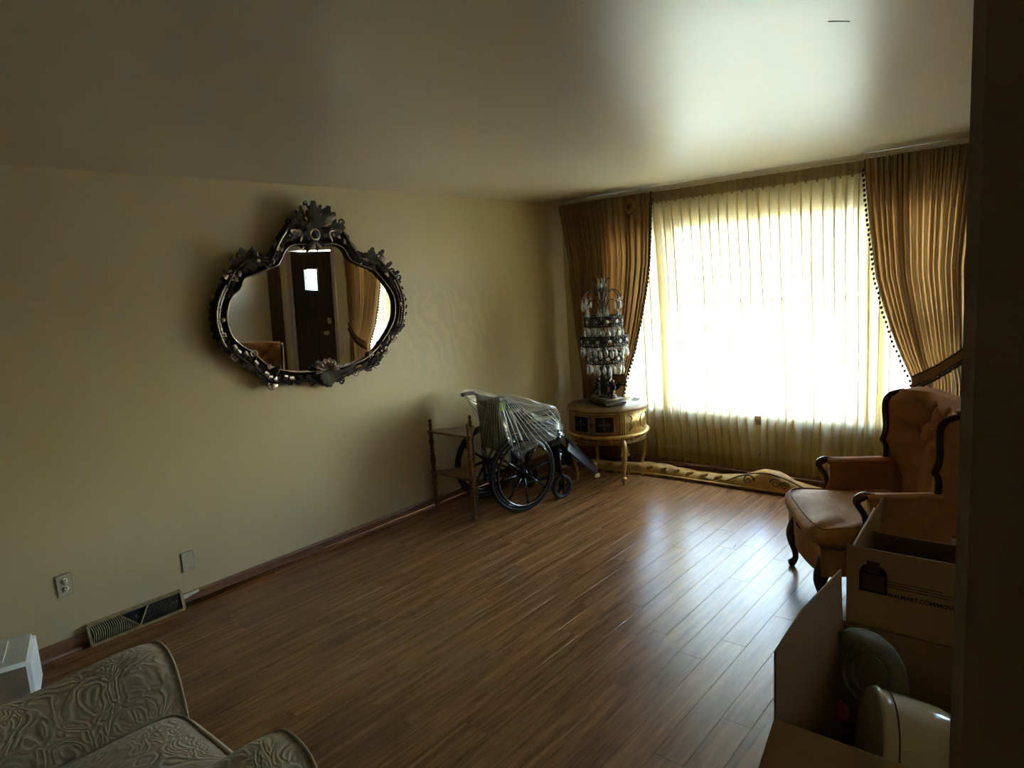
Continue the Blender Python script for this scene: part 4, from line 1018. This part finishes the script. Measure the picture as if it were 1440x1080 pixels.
def cherub(x, y, face):
    # seated cherub: one continuous body grown from a skeleton
    J = {'pelvis': (0, 0, .045, .022), 'belly': (0, -.002, .068, .024), 'chest': (0, .002, .093, .022), 'neck': (0, .004, .110, .010), 'head': (0, .008, .130, .020), 'crown': (0, .006, .145, .014),
         'kl': (-.020, .038, .050, .014), 'fl': (-.020, .042, .018, .009), 'tl': (-.020, .058, .008, .008), 'kr': (.018, .036, .046, .014), 'fr': (.022, .040, .016, .009), 'tr': (.024, .056, .008, .008),
         'sl': (-.022, .002, .100, .011), 'el': (-.034, .012, .080, .009), 'hl': (-.022, .034, .074, .007), 'sr': (.022, .002, .100, .011), 'er': (.038, .010, .112, .009), 'hr': (.040, .026, .132, .007)}
    E_ = [('pelvis', 'belly'), ('belly', 'chest'), ('chest', 'neck'), ('neck', 'head'), ('head', 'crown'), ('pelvis', 'kl'), ('kl', 'fl'), ('fl', 'tl'), ('pelvis', 'kr'), ('kr', 'fr'), ('fr', 'tr'), ('chest', 'sl'), ('sl', 'el'), ('el', 'hl'), ('chest', 'sr'), ('sr', 'er'), ('er', 'hr')]
    names = list(J); me = bpy.data.meshes.new('cherub')
    me.from_pydata([J[k][:3] for k in names], [(names.index(a), names.index(b)) for a, b in E_], [])
    me.materials.append(M['iron'])
    o = place('cherub', me, B0, (x, y, .058), face)
    sk = o.modifiers.new('skin', 'SKIN'); o.modifiers.new('sub', 'SUBSURF').levels = 1; o.modifiers['sub'].render_levels = 1
    for k, v in zip(names, me.skin_vertices[0].data): v.radius = (J[k][3], J[k][3]); v.use_root = k == 'pelvis'
    for sg in (-1, 1):
        MB().grid(6, 8, lambda u, v: (sg*(.006+.055*v), -.020-.014*v, .085+.05*math.sin(v*2)*(1-.3*u)-.045*u*math.sin(PI*v)**.5)).build('wing', 'iron', o)
    MB().ball((0, .0, .142), (.019, .019, .014), 8, 5).build('hair', 'pewter', o)
    MB().lathe([(.030, 0), (.034, .006), (.026, .014), (.028, .028), (.0, .032)], 12).build('seat_rock', 'pewter', o)
cherub(-.115, -.02, math.radians(150)); cherub(.115, .0, math.radians(-150))
def drop_mesh(s):
    b = MB(); P = [(.0, 0), (.0045, -.004), (.0085, -.016), (.0095, -.024), (.006, -.033), (.0, -.038)]
    b.lathe([(r*s, z*s) for r, z in P[::-1]], 7, Matrix.Diagonal((1, .55, 1, 1)))
    b.ball((0, 0, .005*s), .0042*s, 6, 4); b.ball((0, 0, .012*s), .003*s, 6, 4); b.sm = [False]*len(b.f); return b.mesh('crystal_drop', 'crystal')
DROP, DROP2 = drop_mesh(1.85), drop_mesh(1.5)
stud = MB().ball((0, 0, 0), (.007, .016, .016), 10, 5).mesh('crystal_stud', 'crystal')
def medal():
    b = MB()
    def ring(r, t, k=18): b.tube([(.002, r*math.cos(2*PI*i/k), r*math.sin(2*PI*i/k)) for i in range(k)], t, 5, True)
    ring(.040, .0042); ring(.017, .0045)
    for i in range(8):
        a = 2*PI*i/8; c = (.028*math.cos(a), .028*math.sin(a))
        b.tube([(.002, c[0]+.0105*math.cos(2*PI*k/10), c[1]+.0105*math.sin(2*PI*k/10)) for k in range(10)], .0032, 5, True)
    for sx in (-1, 1):
        for sz in (-1, 1): b.ball((.002, sx*.036, sz*.036), (.005, .010, .009), 6, 4)
    return b.mesh('filigree_medallion', 'iron')
MED = medal()
def tier(z, r, nmed, ndrop):
    MB().tube([(r*math.cos(2*PI*i/40), r*math.sin(2*PI*i/40), z+.043) for i in range(40)], .0035, 5, True).build('tier_ring', 'iron', B0)
    MB().tube([(r*math.cos(2*PI*i/40), r*math.sin(2*PI*i/40), z-.043) for i in range(40)], .0035, 5, True).build('tier_ring', 'iron', B0)
    for k in range(4):
        a = PI/2*k+.4; MB().tube([(.012*math.cos(a), .012*math.sin(a), z), (r*math.cos(a), r*math.sin(a), z+.043)], .003, 5).build('tier_spoke', 'iron', B0)
    for k in range(nmed):
        a = 2*PI*(k+.5)/nmed; mt = Matrix.Translation((r*math.cos(a), r*math.sin(a), z)) @ Matrix.Rotation(a, 4, 'Z')
        o = place('filigree_medallion', MED, B0, mat=mt); place('crystal_stud', stud, o, (.006, 0, 0))
    for k in range(ndrop):
        a = 2*PI*(k+.3)/ndrop; rr = r*(1.02 if k % 2 else .93)
        o = place('crystal_drop', DROP, B0, (rr*math.cos(a), rr*math.sin(a), z-.058-.012*(k % 2))); o.rotation_euler = (0, 0, a+PI/2+rl.uniform(-.5, .5))
zz = lambda z: z-TZ
tier(zz(1.040), .150, 10, 20); tier(zz(1.190), .195, 13, 26); tier(zz(1.352), .158, 11, 20)
for k in range(8):
    a = 2*PI*k/8+.2; d = Vector((math.cos(a), math.sin(a), 0)); far = k % 2 == 0
    R0 = .205 if far else .135; z0 = zz(1.60) if far else zz(1.52)
    pts = spline([d*.012+Vector((0, 0, z0-.12)), d*(R0*.30)+Vector((0, 0, z0-.02)), d*(R0*.62)+Vector((0, 0, z0+.012)), d*(R0*.92)+Vector((0, 0, z0-.025)), d*R0+Vector((0, 0, z0-.055))], 6)
    MB().tube(pts, .0042, 6).build('arm', 'iron', B0)
    for j in (-1, 0, 1):
        q = d*(R0-.012*abs(j))+Vector((-d.y, d.x, 0))*.026*j; o = place('crystal_drop', DROP, B0, (q.x, q.y, z0-.075-.010*(j == 0))); o.rotation_euler = (0, 0, a+j)
        MB().tube([tuple(d*R0+Vector((0, 0, z0-.055))), (q.x, q.y, z0-.060)], .0014, 4).build('hook', 'iron', B0)
for k in range(6):
    a = 2*PI*k/6+.5; d = Vector((math.cos(a), math.sin(a), 0))
    MB().tube(spline([d*.012+Vector((0, 0, zz(1.60))), d*.045+Vector((0, 0, zz(1.615))), d*.040+Vector((0, 0, zz(1.665))), d*.060+Vector((0, 0, zz(1.705))), d*.085+Vector((0, 0, zz(1.70)))], 6), .0045, 6).build('crown_scroll', 'iron', B0)
    o = place('crystal_drop', DROP, B0, tuple(d*.032+Vector((0, 0, zz(1.685))))); o.rotation_euler = (0, 0, a)
    if k % 2 == 0: place('crystal_drop', DROP2, B0, tuple(d*.030+Vector((0, 0, zz(1.585)))))
MB().lathe([(.0, zz(1.60)), (.03, zz(1.61)), (.035, zz(1.615)), (.014, zz(1.63)), (.010, zz(1.69)), (.0, zz(1.70))], 14).build('crown_cup', 'iron', B0)

# ================================================================== RUST VELVET WING CHAIR
ac = thing('wing_chair', 'rust velvet wing armchair with tufted back and dark carved wood trim', 'armchair', (2.827, 3.572, 0), math.atan2(-.86, .51))
# local: x across (minus = window side), y back, z up
def half(y):     # half width of the frame at depth y
    return .335-.055*sstep(0, .62, y)
def seat_frame(u, v):
    a = u*4
    if a < 1: x = -1+2*a; y = -.0-.022*math.cos(x*PI*.5)**2-.012*math.cos(x*PI*1.5); X = x*half(0); Y = y
    elif a < 2: t = a-1; X = half(.70*t); Y = .70*t
    elif a < 3: t = a-2; X = (1-2*t)*half(.70); Y = .70
    else: t = a-3; X = -half(.70*(1-t)); Y = .70*(1-t)
    z = .215+.135*v+(.022*math.cos(X*9)**2-.022 if v < .01 and Y < .1 else 0)
    k = 1+.012*math.sin(PI*v)
    return (X*k, (Y-.3)*k+.3, z)
b = MB().grid(80, 6, seat_frame, closed_u=True); b.grid(2, 2, lambda u, v: ((u-.5)*.54, .02+.66*v, .348)).grid(2, 2, lambda u, v: ((u-.5)*.54, .02+.66*v, .22)); b.build('seat_frame', 'satin', ac)
def cushion(u, v):
    # rounded T cushion : u round, v up the section
    a = 2*PI*u; ca, sa = math.cos(a), math.sin(a); e = .28
    sx = math.copysign(abs(ca)**e, ca); sy = math.copysign(abs(sa)**e, sa)
    yc = .28+.315*sy; hw = .345 if yc < .13 else .345-.075*sstep(.13, .16, yc)
    s = PI*(v-.5); k = math.cos(s)**.35 if abs(v-.5) < .4999 else 0
    z = .403+.066*math.copysign(abs(math.sin(s))**.8, math.sin(s))+.014*(1-k)*(1 if v > .5 else 0)
    X = sx*hw*k; Y = .28+(.315*sy-(.012 if sy < -.6 else 0))*k
    if v > .55: z += .006*math.sin(X*38+Y*21+3*mnoise.noise(Vector((X*6, Y*6, 0))))*k+.01*mnoise.noise(Vector((X*5, Y*5, 1)))
    return (X, Y, z)
b = MB().grid(96, 26, cushion, closed_u=True); cu = b.build('seat_cushion', 'satin', ac)
for vv in (.72, .28):
    MB().tube([tuple(Vector(cushion(i/96, vv))*1.0+Vector((0, 0, .003))) for i in range(96)], .0045, 6, True).build('welt', 'satin', cu)
# back
BT = [(-.15, .885), (.0, .885), (.15, .885), (-.225, .80), (-.075, .80), (.075, .80), (.225, .80), (-.15, .715), (.0, .715), (.15, .715)]
WE = [(.40, .52), (.61, .515), (.675, .518), (.705, .512), (.73, .498), (.75, .508), (.80, .517), (.90, .513), (.945, .517), (.97, .53), (.985, .56), (1.04, .60)]
def backsurf(u, v):
    x = (u-.5)*2; z = .40+.62*v; w = .305+.020*v
    top = .012*math.cos(x*PI/2)-.012
    X = x*w; z2 = z+top*v; Y = .575+.090*v**1.15; ye = interp(WE, z2); Y = Y+(ye+.004-Y)*sstep(.45, 1.04, abs(x))**1.3*sstep(.50, .66, z)
    d = .030*math.sin(PI*min(1, max(0, (1-abs(x))*3)))*.5
    for bx, bz in BT:
        r2 = ((X-bx)/.033)**2+((z-bz)/.033)**2; d -= .055*math.exp(-r2)
    ch = sstep(.70, .62, z); d -= .024*ch*abs(math.cos(X/.15*PI))**5
    for bx, bz in BT:      # diagonal pleats between buttons
        for sx in (-1, 1):
            qx, qz = bx+sx*.0375, bz+.0425
            r = abs((X-bx)*.0425*sx-(z-bz)*.0375)/.0567; 
            if 0 < (X-bx)*sx < .075 and 0 < z-bz < .085: d -= .022*math.exp(-(r/.009)**2)
    return (X, Y-d, z2)
b = MB().grid(72, 60, backsurf)
b.grid(24, 20, lambda u, v: (lambda p: (p[0]*1.0, (.66+.075*v), p[2]))(backsurf(u, v)))
edge = lambda u, v: backsurf(u, v)
rim = [(0, k/20) for k in range(21)]+[(k/24, 1) for k in range(1, 25)]+[(1, 1-k/20) for k in range(1, 21)]
vs = []; 
for (u, v) in rim:
    p = backsurf(u, v); vs += [p, (p[0], p[1]*.4+((.66+.075*v))*.6, p[2]+.012*v), (p[0], (.66+.075*v), p[2])]
fs = []
for i in range(len(rim)-1):
    for k in range(2): fs.append((3*i+k, 3*i+3+k, 3*i+4+k, 3*i+1+k))
b.add(vs, fs, True)
bo = b.build('back', 'velvet', ac)
btn = MB().ball((0, 0, 0), (.011, .006, .011), 10, 6).mesh('button', 'velvet')
for bx, bz in BT:
    v = (bz-.40)/.62; u = bx/(.305+.020*v)/2+.5; p = backsurf(u, v); place('button', btn, bo, (p[0], p[1]-.002, p[2]))
# wings, arms, wood trim
wing_edge = [(.512, .60), (.516, .645), (.517, .680), (.511, .708), (.498, .730), (.507, .752), (.516, .80), (.514, .85), (.511, .90), (.515, .945), (.530, .970), (.560, .985), (.61, .995)]
for s in (-1, 1):
    poly = [(y, z) for y, z in wing_edge]+[(.725, 1.0), (.725, .90), (.70, .70), (.675, .42), (.52, .42)]
    xo = lambda z: s*(.314+.014*sstep(.6, 1.0, z))
    b = MB()
    b.prism(poly, lambda u, w: (xo(w), u, w), lambda u, w: (xo(w)+s*.028, u, w)); b.build('wing', 'velvet', ac, bevel=.008, seg=2)
    pts = spline([(xo(z)+s*.012, y-.004, z) for y, z in wing_edge], 4)
    MB().tube(pts, .017, 8, flat=.75, up=(1, 0, 0)).build('wing_trim', 'darkwood', ac)
    # arm: sloping upholstered panel below a flat pad with a carved knuckle
    ap = [(.16, .345), (.16, .40), (.19, .45), (.215, .52), (.21, .585), (.21, .612), (.55, .618), (.57, .345)]
    b = MB().prism(ap, lambda u, w: (s*.300, u, w), lambda u, w: (s*.350, u, w)); b.build('arm_panel', 'velvet', ac, bevel=.008, seg=2)
    b = MB().grid(12, 16, lambda u, v: (s*(.325+.042*math.cos(2*PI*u)), (.20+.325*v), .608+.022*math.sin(2*PI*u)*(1 if math.sin(2*PI*u) > 0 else .4)), closed_u=True); b.build('arm_pad', 'velvet', ac)
    MB().tube(spline([(s*.325, .24, .624), (s*.325, .20, .622), (s*.325, .168, .608), (s*.325, .160, .590), (s*.325, .172, .562), (s*.325, .192, .530), (s*.325, .200, .49), (s*.325, .192, .45), (s*.325, .165, .41), (s*.325, .145, .375)], 4),
         [.008]*3+[.014, .018, .021]+[.023]*4+[.022, .021, .019, .018]+[.015]*10+[.014]*13, 9, flat=.8, up=(0, 1, 0)).build('arm_knuckle', 'darkwood', ac)
    # front cabriole leg
    fx = s*.275
    path = spline([(fx, .045, .30), (fx+s*.012, .022, .24), (fx+s*.024, .004, .18), (fx+s*.012, .018, .10), (fx+s*.004, .020, .05), (fx+s*.012, .0, .018), (fx+s*.014, -.014, .008)], 5)
    rr = [.040, .041, .042, .042, .042, .041, .040, .038, .036, .034, .032, .029, .027, .025, .023, .021, .019, .018, .017, .016, .016, .017, .019, .020, .022, .023, .022, .020, .018, .015, .008]
    MB().tube(path, rr[:len(path)], 10).build('leg', 'darkwood', ac)
    path = spline([(s*.25, .66, .28), (s*.252, .69, .15), (s*.255, .75, .0)], 6); MB().tube(path, [.026-.008*k/12 for k in range(13)], 8).build('leg', 'darkwood', ac)
# ================================================================== CREAM DAMASK ARMCHAIR
dc = thing('damask_armchair', 'cream damask armchair with rolled arms and tan piping facing the window wall', 'armchair', (2.0, .30, 0))
OY = -.30
armp = [(.255, .30), (.258, .40), (.275, .50), (.305, .575), (.355, .612), (.415, .617), (.475, .598), (.515, .55), (.525, .48), (.51, .42), (.505, .10)]
def arm_sec(s):
    base = [Vector((s*(x), 0, z)) for x, z in armp]; return spline(base, 4)
for s in (-1, 1):
    sec = arm_sec(s); m_ = len(sec)-1
    cx_ = sum(p.x for p in sec)/len(sec); cz_ = .40
    def f(u, v):
        p = sec[int(round(u*m_))]; y = .80*v+OY+0.0
        k = 1-.05*max(0, (v-.9)/.1)**2; puff = .012*math.sin(PI*min(1, v*1.2))
        dx = p.x-cx_; dz = p.z-cz_
        return (cx_+dx*k*(1+puff), y, cz_+dz*k+(.006*math.sin(v*9) if p.z > .5 else 0))
    b = MB().grid(m_, 20, f)
    # front panel
    fr_ = [f(i/m_, 1) for i in range(m_+1)]
    c0 = (cx_, .80+OY+.018, .40)
    b.add(fr_+[tuple(Vector(p).lerp(Vector(c0), .25)+Vector((0, .012, 0))) for p in fr_]+[c0], [(i, i+1, m_+2+i, m_+1+i) for i in range(m_)]+[(m_+1+i, m_+2+i, 2*m_+2) for i in range(m_)], True)
    ao = b.build('arm', 'damask', dc)
    MB().tube([tuple(Vector(p)+Vector((0, .004, 0))) for p in fr_], .006, 7).build('piping', 'piping', ao)
def dcush(u, v):
    a = 2*PI*u; ca, sa = math.cos(a), math.sin(a); e = .22
    sx = math.copysign(abs(ca)**e, ca); sy = math.copysign(abs(sa)**e, sa)
    s = PI*(v-.5); k = math.cos(s)**.30 if abs(v-.5) < .4999 else 0
    z = .385+.085*math.copysign(abs(math.sin(s))**.85, math.sin(s))
    return (sx*.262*k, .40+OY+.40*sy*k, z+.012*math.cos(sx*k*1.3)*math.cos(sy*k*1.2)*(v > .5))
co = MB().grid(80, 24, dcush, closed_u=True).build('seat_cushion', 'damask', dc)
MB().tube([tuple(Vector(dcush(i/80, .74))+Vector((0, 0, .002))) for i in range(80)], .006, 7, True).build('piping', 'piping', co)
MB().box((-.50, OY-.04, .10), (.50, .78+OY, .31)).build('base', 'damask', dc, bevel=.02)
def dback(u, v):
    a = 2*PI*u; ca, sa = math.cos(a), math.sin(a); e = .3
    sx = math.copysign(abs(ca)**e, ca); sy = math.copysign(abs(sa)**e, sa)
    z = .28+.67*v; k = (1-max(0, (v-.85)/.15)**2*.35)
    return (sx*.50*k, OY-.07-.09*v+.10*sy*k, z)
MB().grid(60, 16, dback, closed_u=True).add([dback(i/60, 1) for i in range(60)], [tuple(range(60))]).build('backrest', 'damask', dc)
for x in (-.44, .44):
    for y in (-.0, .72): MB().lathe([(.016, 0), (.022, .04), (.030, .11)], 10).build('foot', 'darkwood', dc, (x, y+OY, 0))

# ================================================================== WHITE FOAM PACKING BLOCK
fb = thing('foam_block', 'white moulded foam packing block standing against the cream wall', 'packing foam', (.150, .768, 0), math.radians(-18))
MB().box((0, -.40, 0), (.34, 0, .238)).build('block', 'foam', fb, bevel=.016, seg=3)
for y, w in ((-.10, .04), (-.22, .06)): MB().box((.05, y-w, .2365), (.27, y, .243)).build('moulded_rib', 'foam', fb, bevel=.002, seg=1)
MB().box((.12, -.34, .2365), (.24, -.30, .250)).build('moulded_rib', 'foam', fb, bevel=.005, seg=1)

# ================================================================== CARDBOARD BOXES
TH = .005
def carton(t, w, d, h):
    MB().box((0, 0, 0), (w, d, .006)).build('bottom', 'cardboard', t)
    MB().box((0, 0, 0), (w, TH, h)).build('front_panel', 'cardboard', t); MB().box((0, d-TH, 0), (w, d, h)).build('back_panel', 'cardboard', t)
    MB().box((0, TH, 0), (TH, d-TH, h)).build('side_panel', 'cardboard', t); MB().box((w-TH, TH, 0), (w, d-TH, h)).build('side_panel', 'cardboard', t)
def flap(t, poly, org, ax, up, nrm, label=None, mat='cardboard', th=TH, name='flap'):
    o, a, u, n_ = Vector(org), Vector(ax), Vector(up).normalized(), Vector(nrm).normalized()
    f = lambda k: (lambda p, q: tuple(o+a*p+u*q+n_*k)); return MB().prism(poly, f(0), f(th)).build(name, mat, t, label=label)
# near carton, flaps open, dishes inside
x1, yb1, yf1, h1 = 3.374, 2.177, 1.572, .60
w1, d1 = .52, yb1-yf1
c1 = thing('cardboard_box', 'open cardboard box holding glass plates and a cream dish cover', 'box', (x1, yf1, 0))
carton(c1, w1, d1, h1)
flap(c1, [(0, 0), (d1, 0), (d1, .168), (d1*.40, .195), (.02, .175)], (0, 0, h1), (0, 1, 0), (-.03, 0, 1), (1, 0, 0))
flap(c1, [(0, 0), (w1, 0), (w1-.02, .25), (.012, .25)], (0, 0, h1), (1, 0, 0), (0, -1, -.42), (0, .4, -1))
flap(c1, [(0, 0), (w1, 0), (w1-.02, .22), (.012, .22)], (0, d1, h1), (1, 0, 0), (0, .35, -1), (0, -1, 0)) 
flap(c1, [(0, 0), (d1, 0), (d1, .24), (.02, .24)], (w1, 0, h1), (0, 1, 0), (.7, 0, .7), (-.7, 0, .7))
# far carton
x2, yf2, h2, s2 = 3.248, 2.735, .405, .46
c2 = thing('cardboard_box', 'open cardboard box with printed house mark and torn flap before the wing chair', 'box', (x2, yf2, 0))
carton(c2, s2, s2, h2)
ff = flap(c2, [(0, 0), (s2, 0), (s2, .222), (0, .222)], (0, 0, h2), (1, 0, 0), (0, 0, 1), (0, 1, 0))
flap(c2, [(0, 0), (s2, 0), (s2-.01, .225), (.01, .225)], (0, s2, h2), (1, 0, 0), (0, -.62, .78), (0, -.78, -.62))
lf = flap(c2, [(.0, 0), (s2, 0), (s2, .290), (.33, .272), (.20, .245), (.09, .235), (.02, .215)], (0, 0, h2), (0, 1, 0), (.10, 0, 1), (1, 0, -.1))
flap(c2, [(0, .0), (0, .006), (.09, .0075), (.20, .006), (.33, .008), (.33, .0)], (.0215, 0.005, h2+.222), (0, 1, .14), (0, -.14, 1), (1, 0, 0), mat='torn', th=.006, name='torn_edge')
flap(c2, [(0, 0), (s2, 0), (s2, .22), (.0, .22)], (s2, 0, h2), (0, 1, 0), (.85, 0, -.5), (-.5, 0, -.85))
# print on the front flap
def fp(u, v): 
    q = on_plane(u, v, (0, yf2, 0), Vector((0, 1, 0))); return (q.x-x2, q.z)
def ink(poly, name, mat, k=.0006): 
    return MB().prism(poly, lambda u, w: (u, -k, w), lambda u, w: (u, 0, w)).build(name, mat, ff)
(ux0, uz0), (ux1, uz1) = fp(1208, 829), fp(1243, 789)
W_, H_ = .098, .125
arch = [(0, 0), (W_, 0)]+[(W_/2+W_/2*math.cos(a*PI/12), H_*.58+H_*.36*math.sin(a*PI/12)) for a in range(13)]
ink([(ux0+p, uz0+q) for p, q in arch], 'house_mark', 'ink')
ink([(ux0+p, uz0+q) for p, q in ((.010, .010), (W_-.010, .010), (W_-.010, .072), (.010, .072))], 'house_mark_window', 'ink_soft', .0009)
ink([(ux0+p, uz0+q) for p, q in ((.026, .080), (W_-.026, .080), (W_-.026, H_+.002), (.026, H_+.002))], 'house_mark_window', 'ink_soft', .0009)
cu_ = bpy.data.curves.new('print', 'FONT'); cu_.body = 'WALMART.COM/MOVING'; cu_.size = .0215; cu_.space_character = 1.0; cu_.offset = .0006; cu_.extrude = .0004
to = bpy.data.objects.new('print', cu_); COL.objects.link(to)
dg = bpy.context.evaluated_depsgraph_get(); tm = bpy.data.meshes.new_from_object(to.evaluated_get(dg)); bpy.data.objects.remove(to)
tm.materials.clear(); tm.materials.append(M['ink'])
txz = fp(1247, 834)
place('printed_lettering', tm, ff, mat=Matrix.Translation((txz[0], -.0005, txz[1]-.012)) @ Matrix.Rotation(PI/2, 4, 'X'))
for k in range(3): ink([(txz[0]+p, txz[1]+.024+k*.011+q) for p, q in ((0, 0), (.30-.06*k, 0), (.30-.06*k, .004), (0, .004))], 'printed_rule', 'ink_soft')
# folded black cloth in the far carton
def cloth(u, v):
    a = 2*PI*u; r = .19*(1-max(0, v-.3)/.7)**.5
    return (s2/2+.015+r*math.cos(a), s2/2+.0+r*math.sin(a)*.95, .03+.53*v**.8+.03*mnoise.noise(Vector((math.cos(a)*2, math.sin(a)*2, v*4))))
o = MB().grid(36, 10, cloth, closed_u=True).build('black_cloth', 'blackcloth', None, (x2, yf2, 0)); tag(o, 'crumpled black cloth inside the box with the printed house mark', 'cloth')
# dishes in the near carton
def plate_mesh(R, scal):
    b = MB(); prof = [(.0005, 0), (R*.30, 0), (R*.42, .006), (R*.46, .012), (R*.60, .014), (R*.64, .020), (R*.80, .024), (R*1.0, .034)]
    def f(u, v):
        i = v*(len(prof)-1); k = int(min(i, len(prof)-2)); t = i-k
        r = prof[k][0]*(1-t)+prof[k+1][0]*t; z = prof[k][1]*(1-t)+prof[k+1][1]*t
        a = 2*PI*u; w = sstep(.62, 1, r/R)
        r *= 1+scal*.03*abs(math.cos(a*9))*w; z += .004*abs(math.cos(a*9))*w
        return (r*math.cos(a), r*math.sin(a), z)
    b.grid(72, 21, f, closed_u=True); b.grid(72, 21, lambda u, v: tuple(Vector(f(u, v))+Vector((0, 0, -.004))), closed_u=True)
    return b
def plate_thing(label, c, nrm, R, mat='plateglass'):
    t = thing('glass_plate', label, 'plate', c); n_ = Vector(nrm).normalized()
    q = n_.to_track_quat('Z', 'Y').to_matrix().to_4x4()
    o = plate_mesh(R, 1).build('dish', mat, t); o.matrix_local = q
    for r, z in ((R*.46, .014), (R*.64, .022), (R*1.0, .036)):
        o = MB().tube([(r*math.cos(2*PI*k/60), r*math.sin(2*PI*k/60), z) for k in range(60)], .0022, 5, True).build('ring', 'plateglass', t); o.matrix_local = q
    return t
plate_thing('large pressed glass plate leaning behind the cream dish cover in the box', (3.478, 2.108, .482), (-.34, -.90, .26), .132)
plate_thing('smaller pressed glass plate lying low in the corner of the near box', (3.455, 1.80, .315), (-.30, -.25, .9), .068)
dm = thing('dish_cover', 'large cream enamel dome dish cover lying on its side in the box', 'dish cover', (3.64, 1.885, .40))
ax = Vector((.90, .36, -.16)).normalized(); q = ax.to_track_quat('Z', 'Y').to_matrix().to_4x4()
o = MB().lathe([(.150, -.120), (.163, -.120), (.166, -.112), (.160, -.100), (.158, -.04), (.150, .04), (.130, .095), (.100, .125), (.082, .130), (.080, .120), (.0, .118)], 48).build('dome', 'ceramic', dm); o.matrix_local = q
o = MB().lathe([(.0, -.105), (.12, -.108), (.150, -.118)], 48).build('inner_plate', 'ceramic', dm); o.matrix_local = q
o = MB().tube([(.161*math.cos(2*PI*k/60), .161*math.sin(2*PI*k/60), -.085) for k in range(60)], .002, 5, True).build('rim_line', 'ink_soft', dm); o.matrix_local = q
MB().lathe([(.0, -.006), (.026, -.006), (.030, 0), (.026, .006), (0, .006)], 16).build('red_lid', 'red', None, (3.455, 1.88, .478)); o = bpy.data.objects['red_lid']; o.rotation_euler = (.3, 1.25, .2)
tag(o, 'small round dark red lid wedged between glass plate and cream dish cover', 'lid')
# stuffing that carries the dishes
MB().grid(24, 20, lambda u, v: (.02+.48*u, .02+.565*v, .215+.04*mnoise.noise(Vector((u*5, v*5, 2))))).build('packing_paper', 'blackcloth', None, (x1, yf1, 0))
tag(bpy.data.objects['packing_paper'], 'dark crumpled wrapping under the dishes inside the near box', 'wrapping')

# look-alikes belong together
for pre, g in (('sheer_curtain', 'sheer curtains at the window'), ('drape', 'gold drapes at the window'), ('wall_outlet', 'wall outlets'), ('cardboard_box', 'moving boxes'), ('glass_plate', 'glass plates in the near box'), ('street_tree', 'trees outside')):
    for o in SC.objects:
        if o.parent is None and o.name.split('.')[0] == pre: o['group'] = g
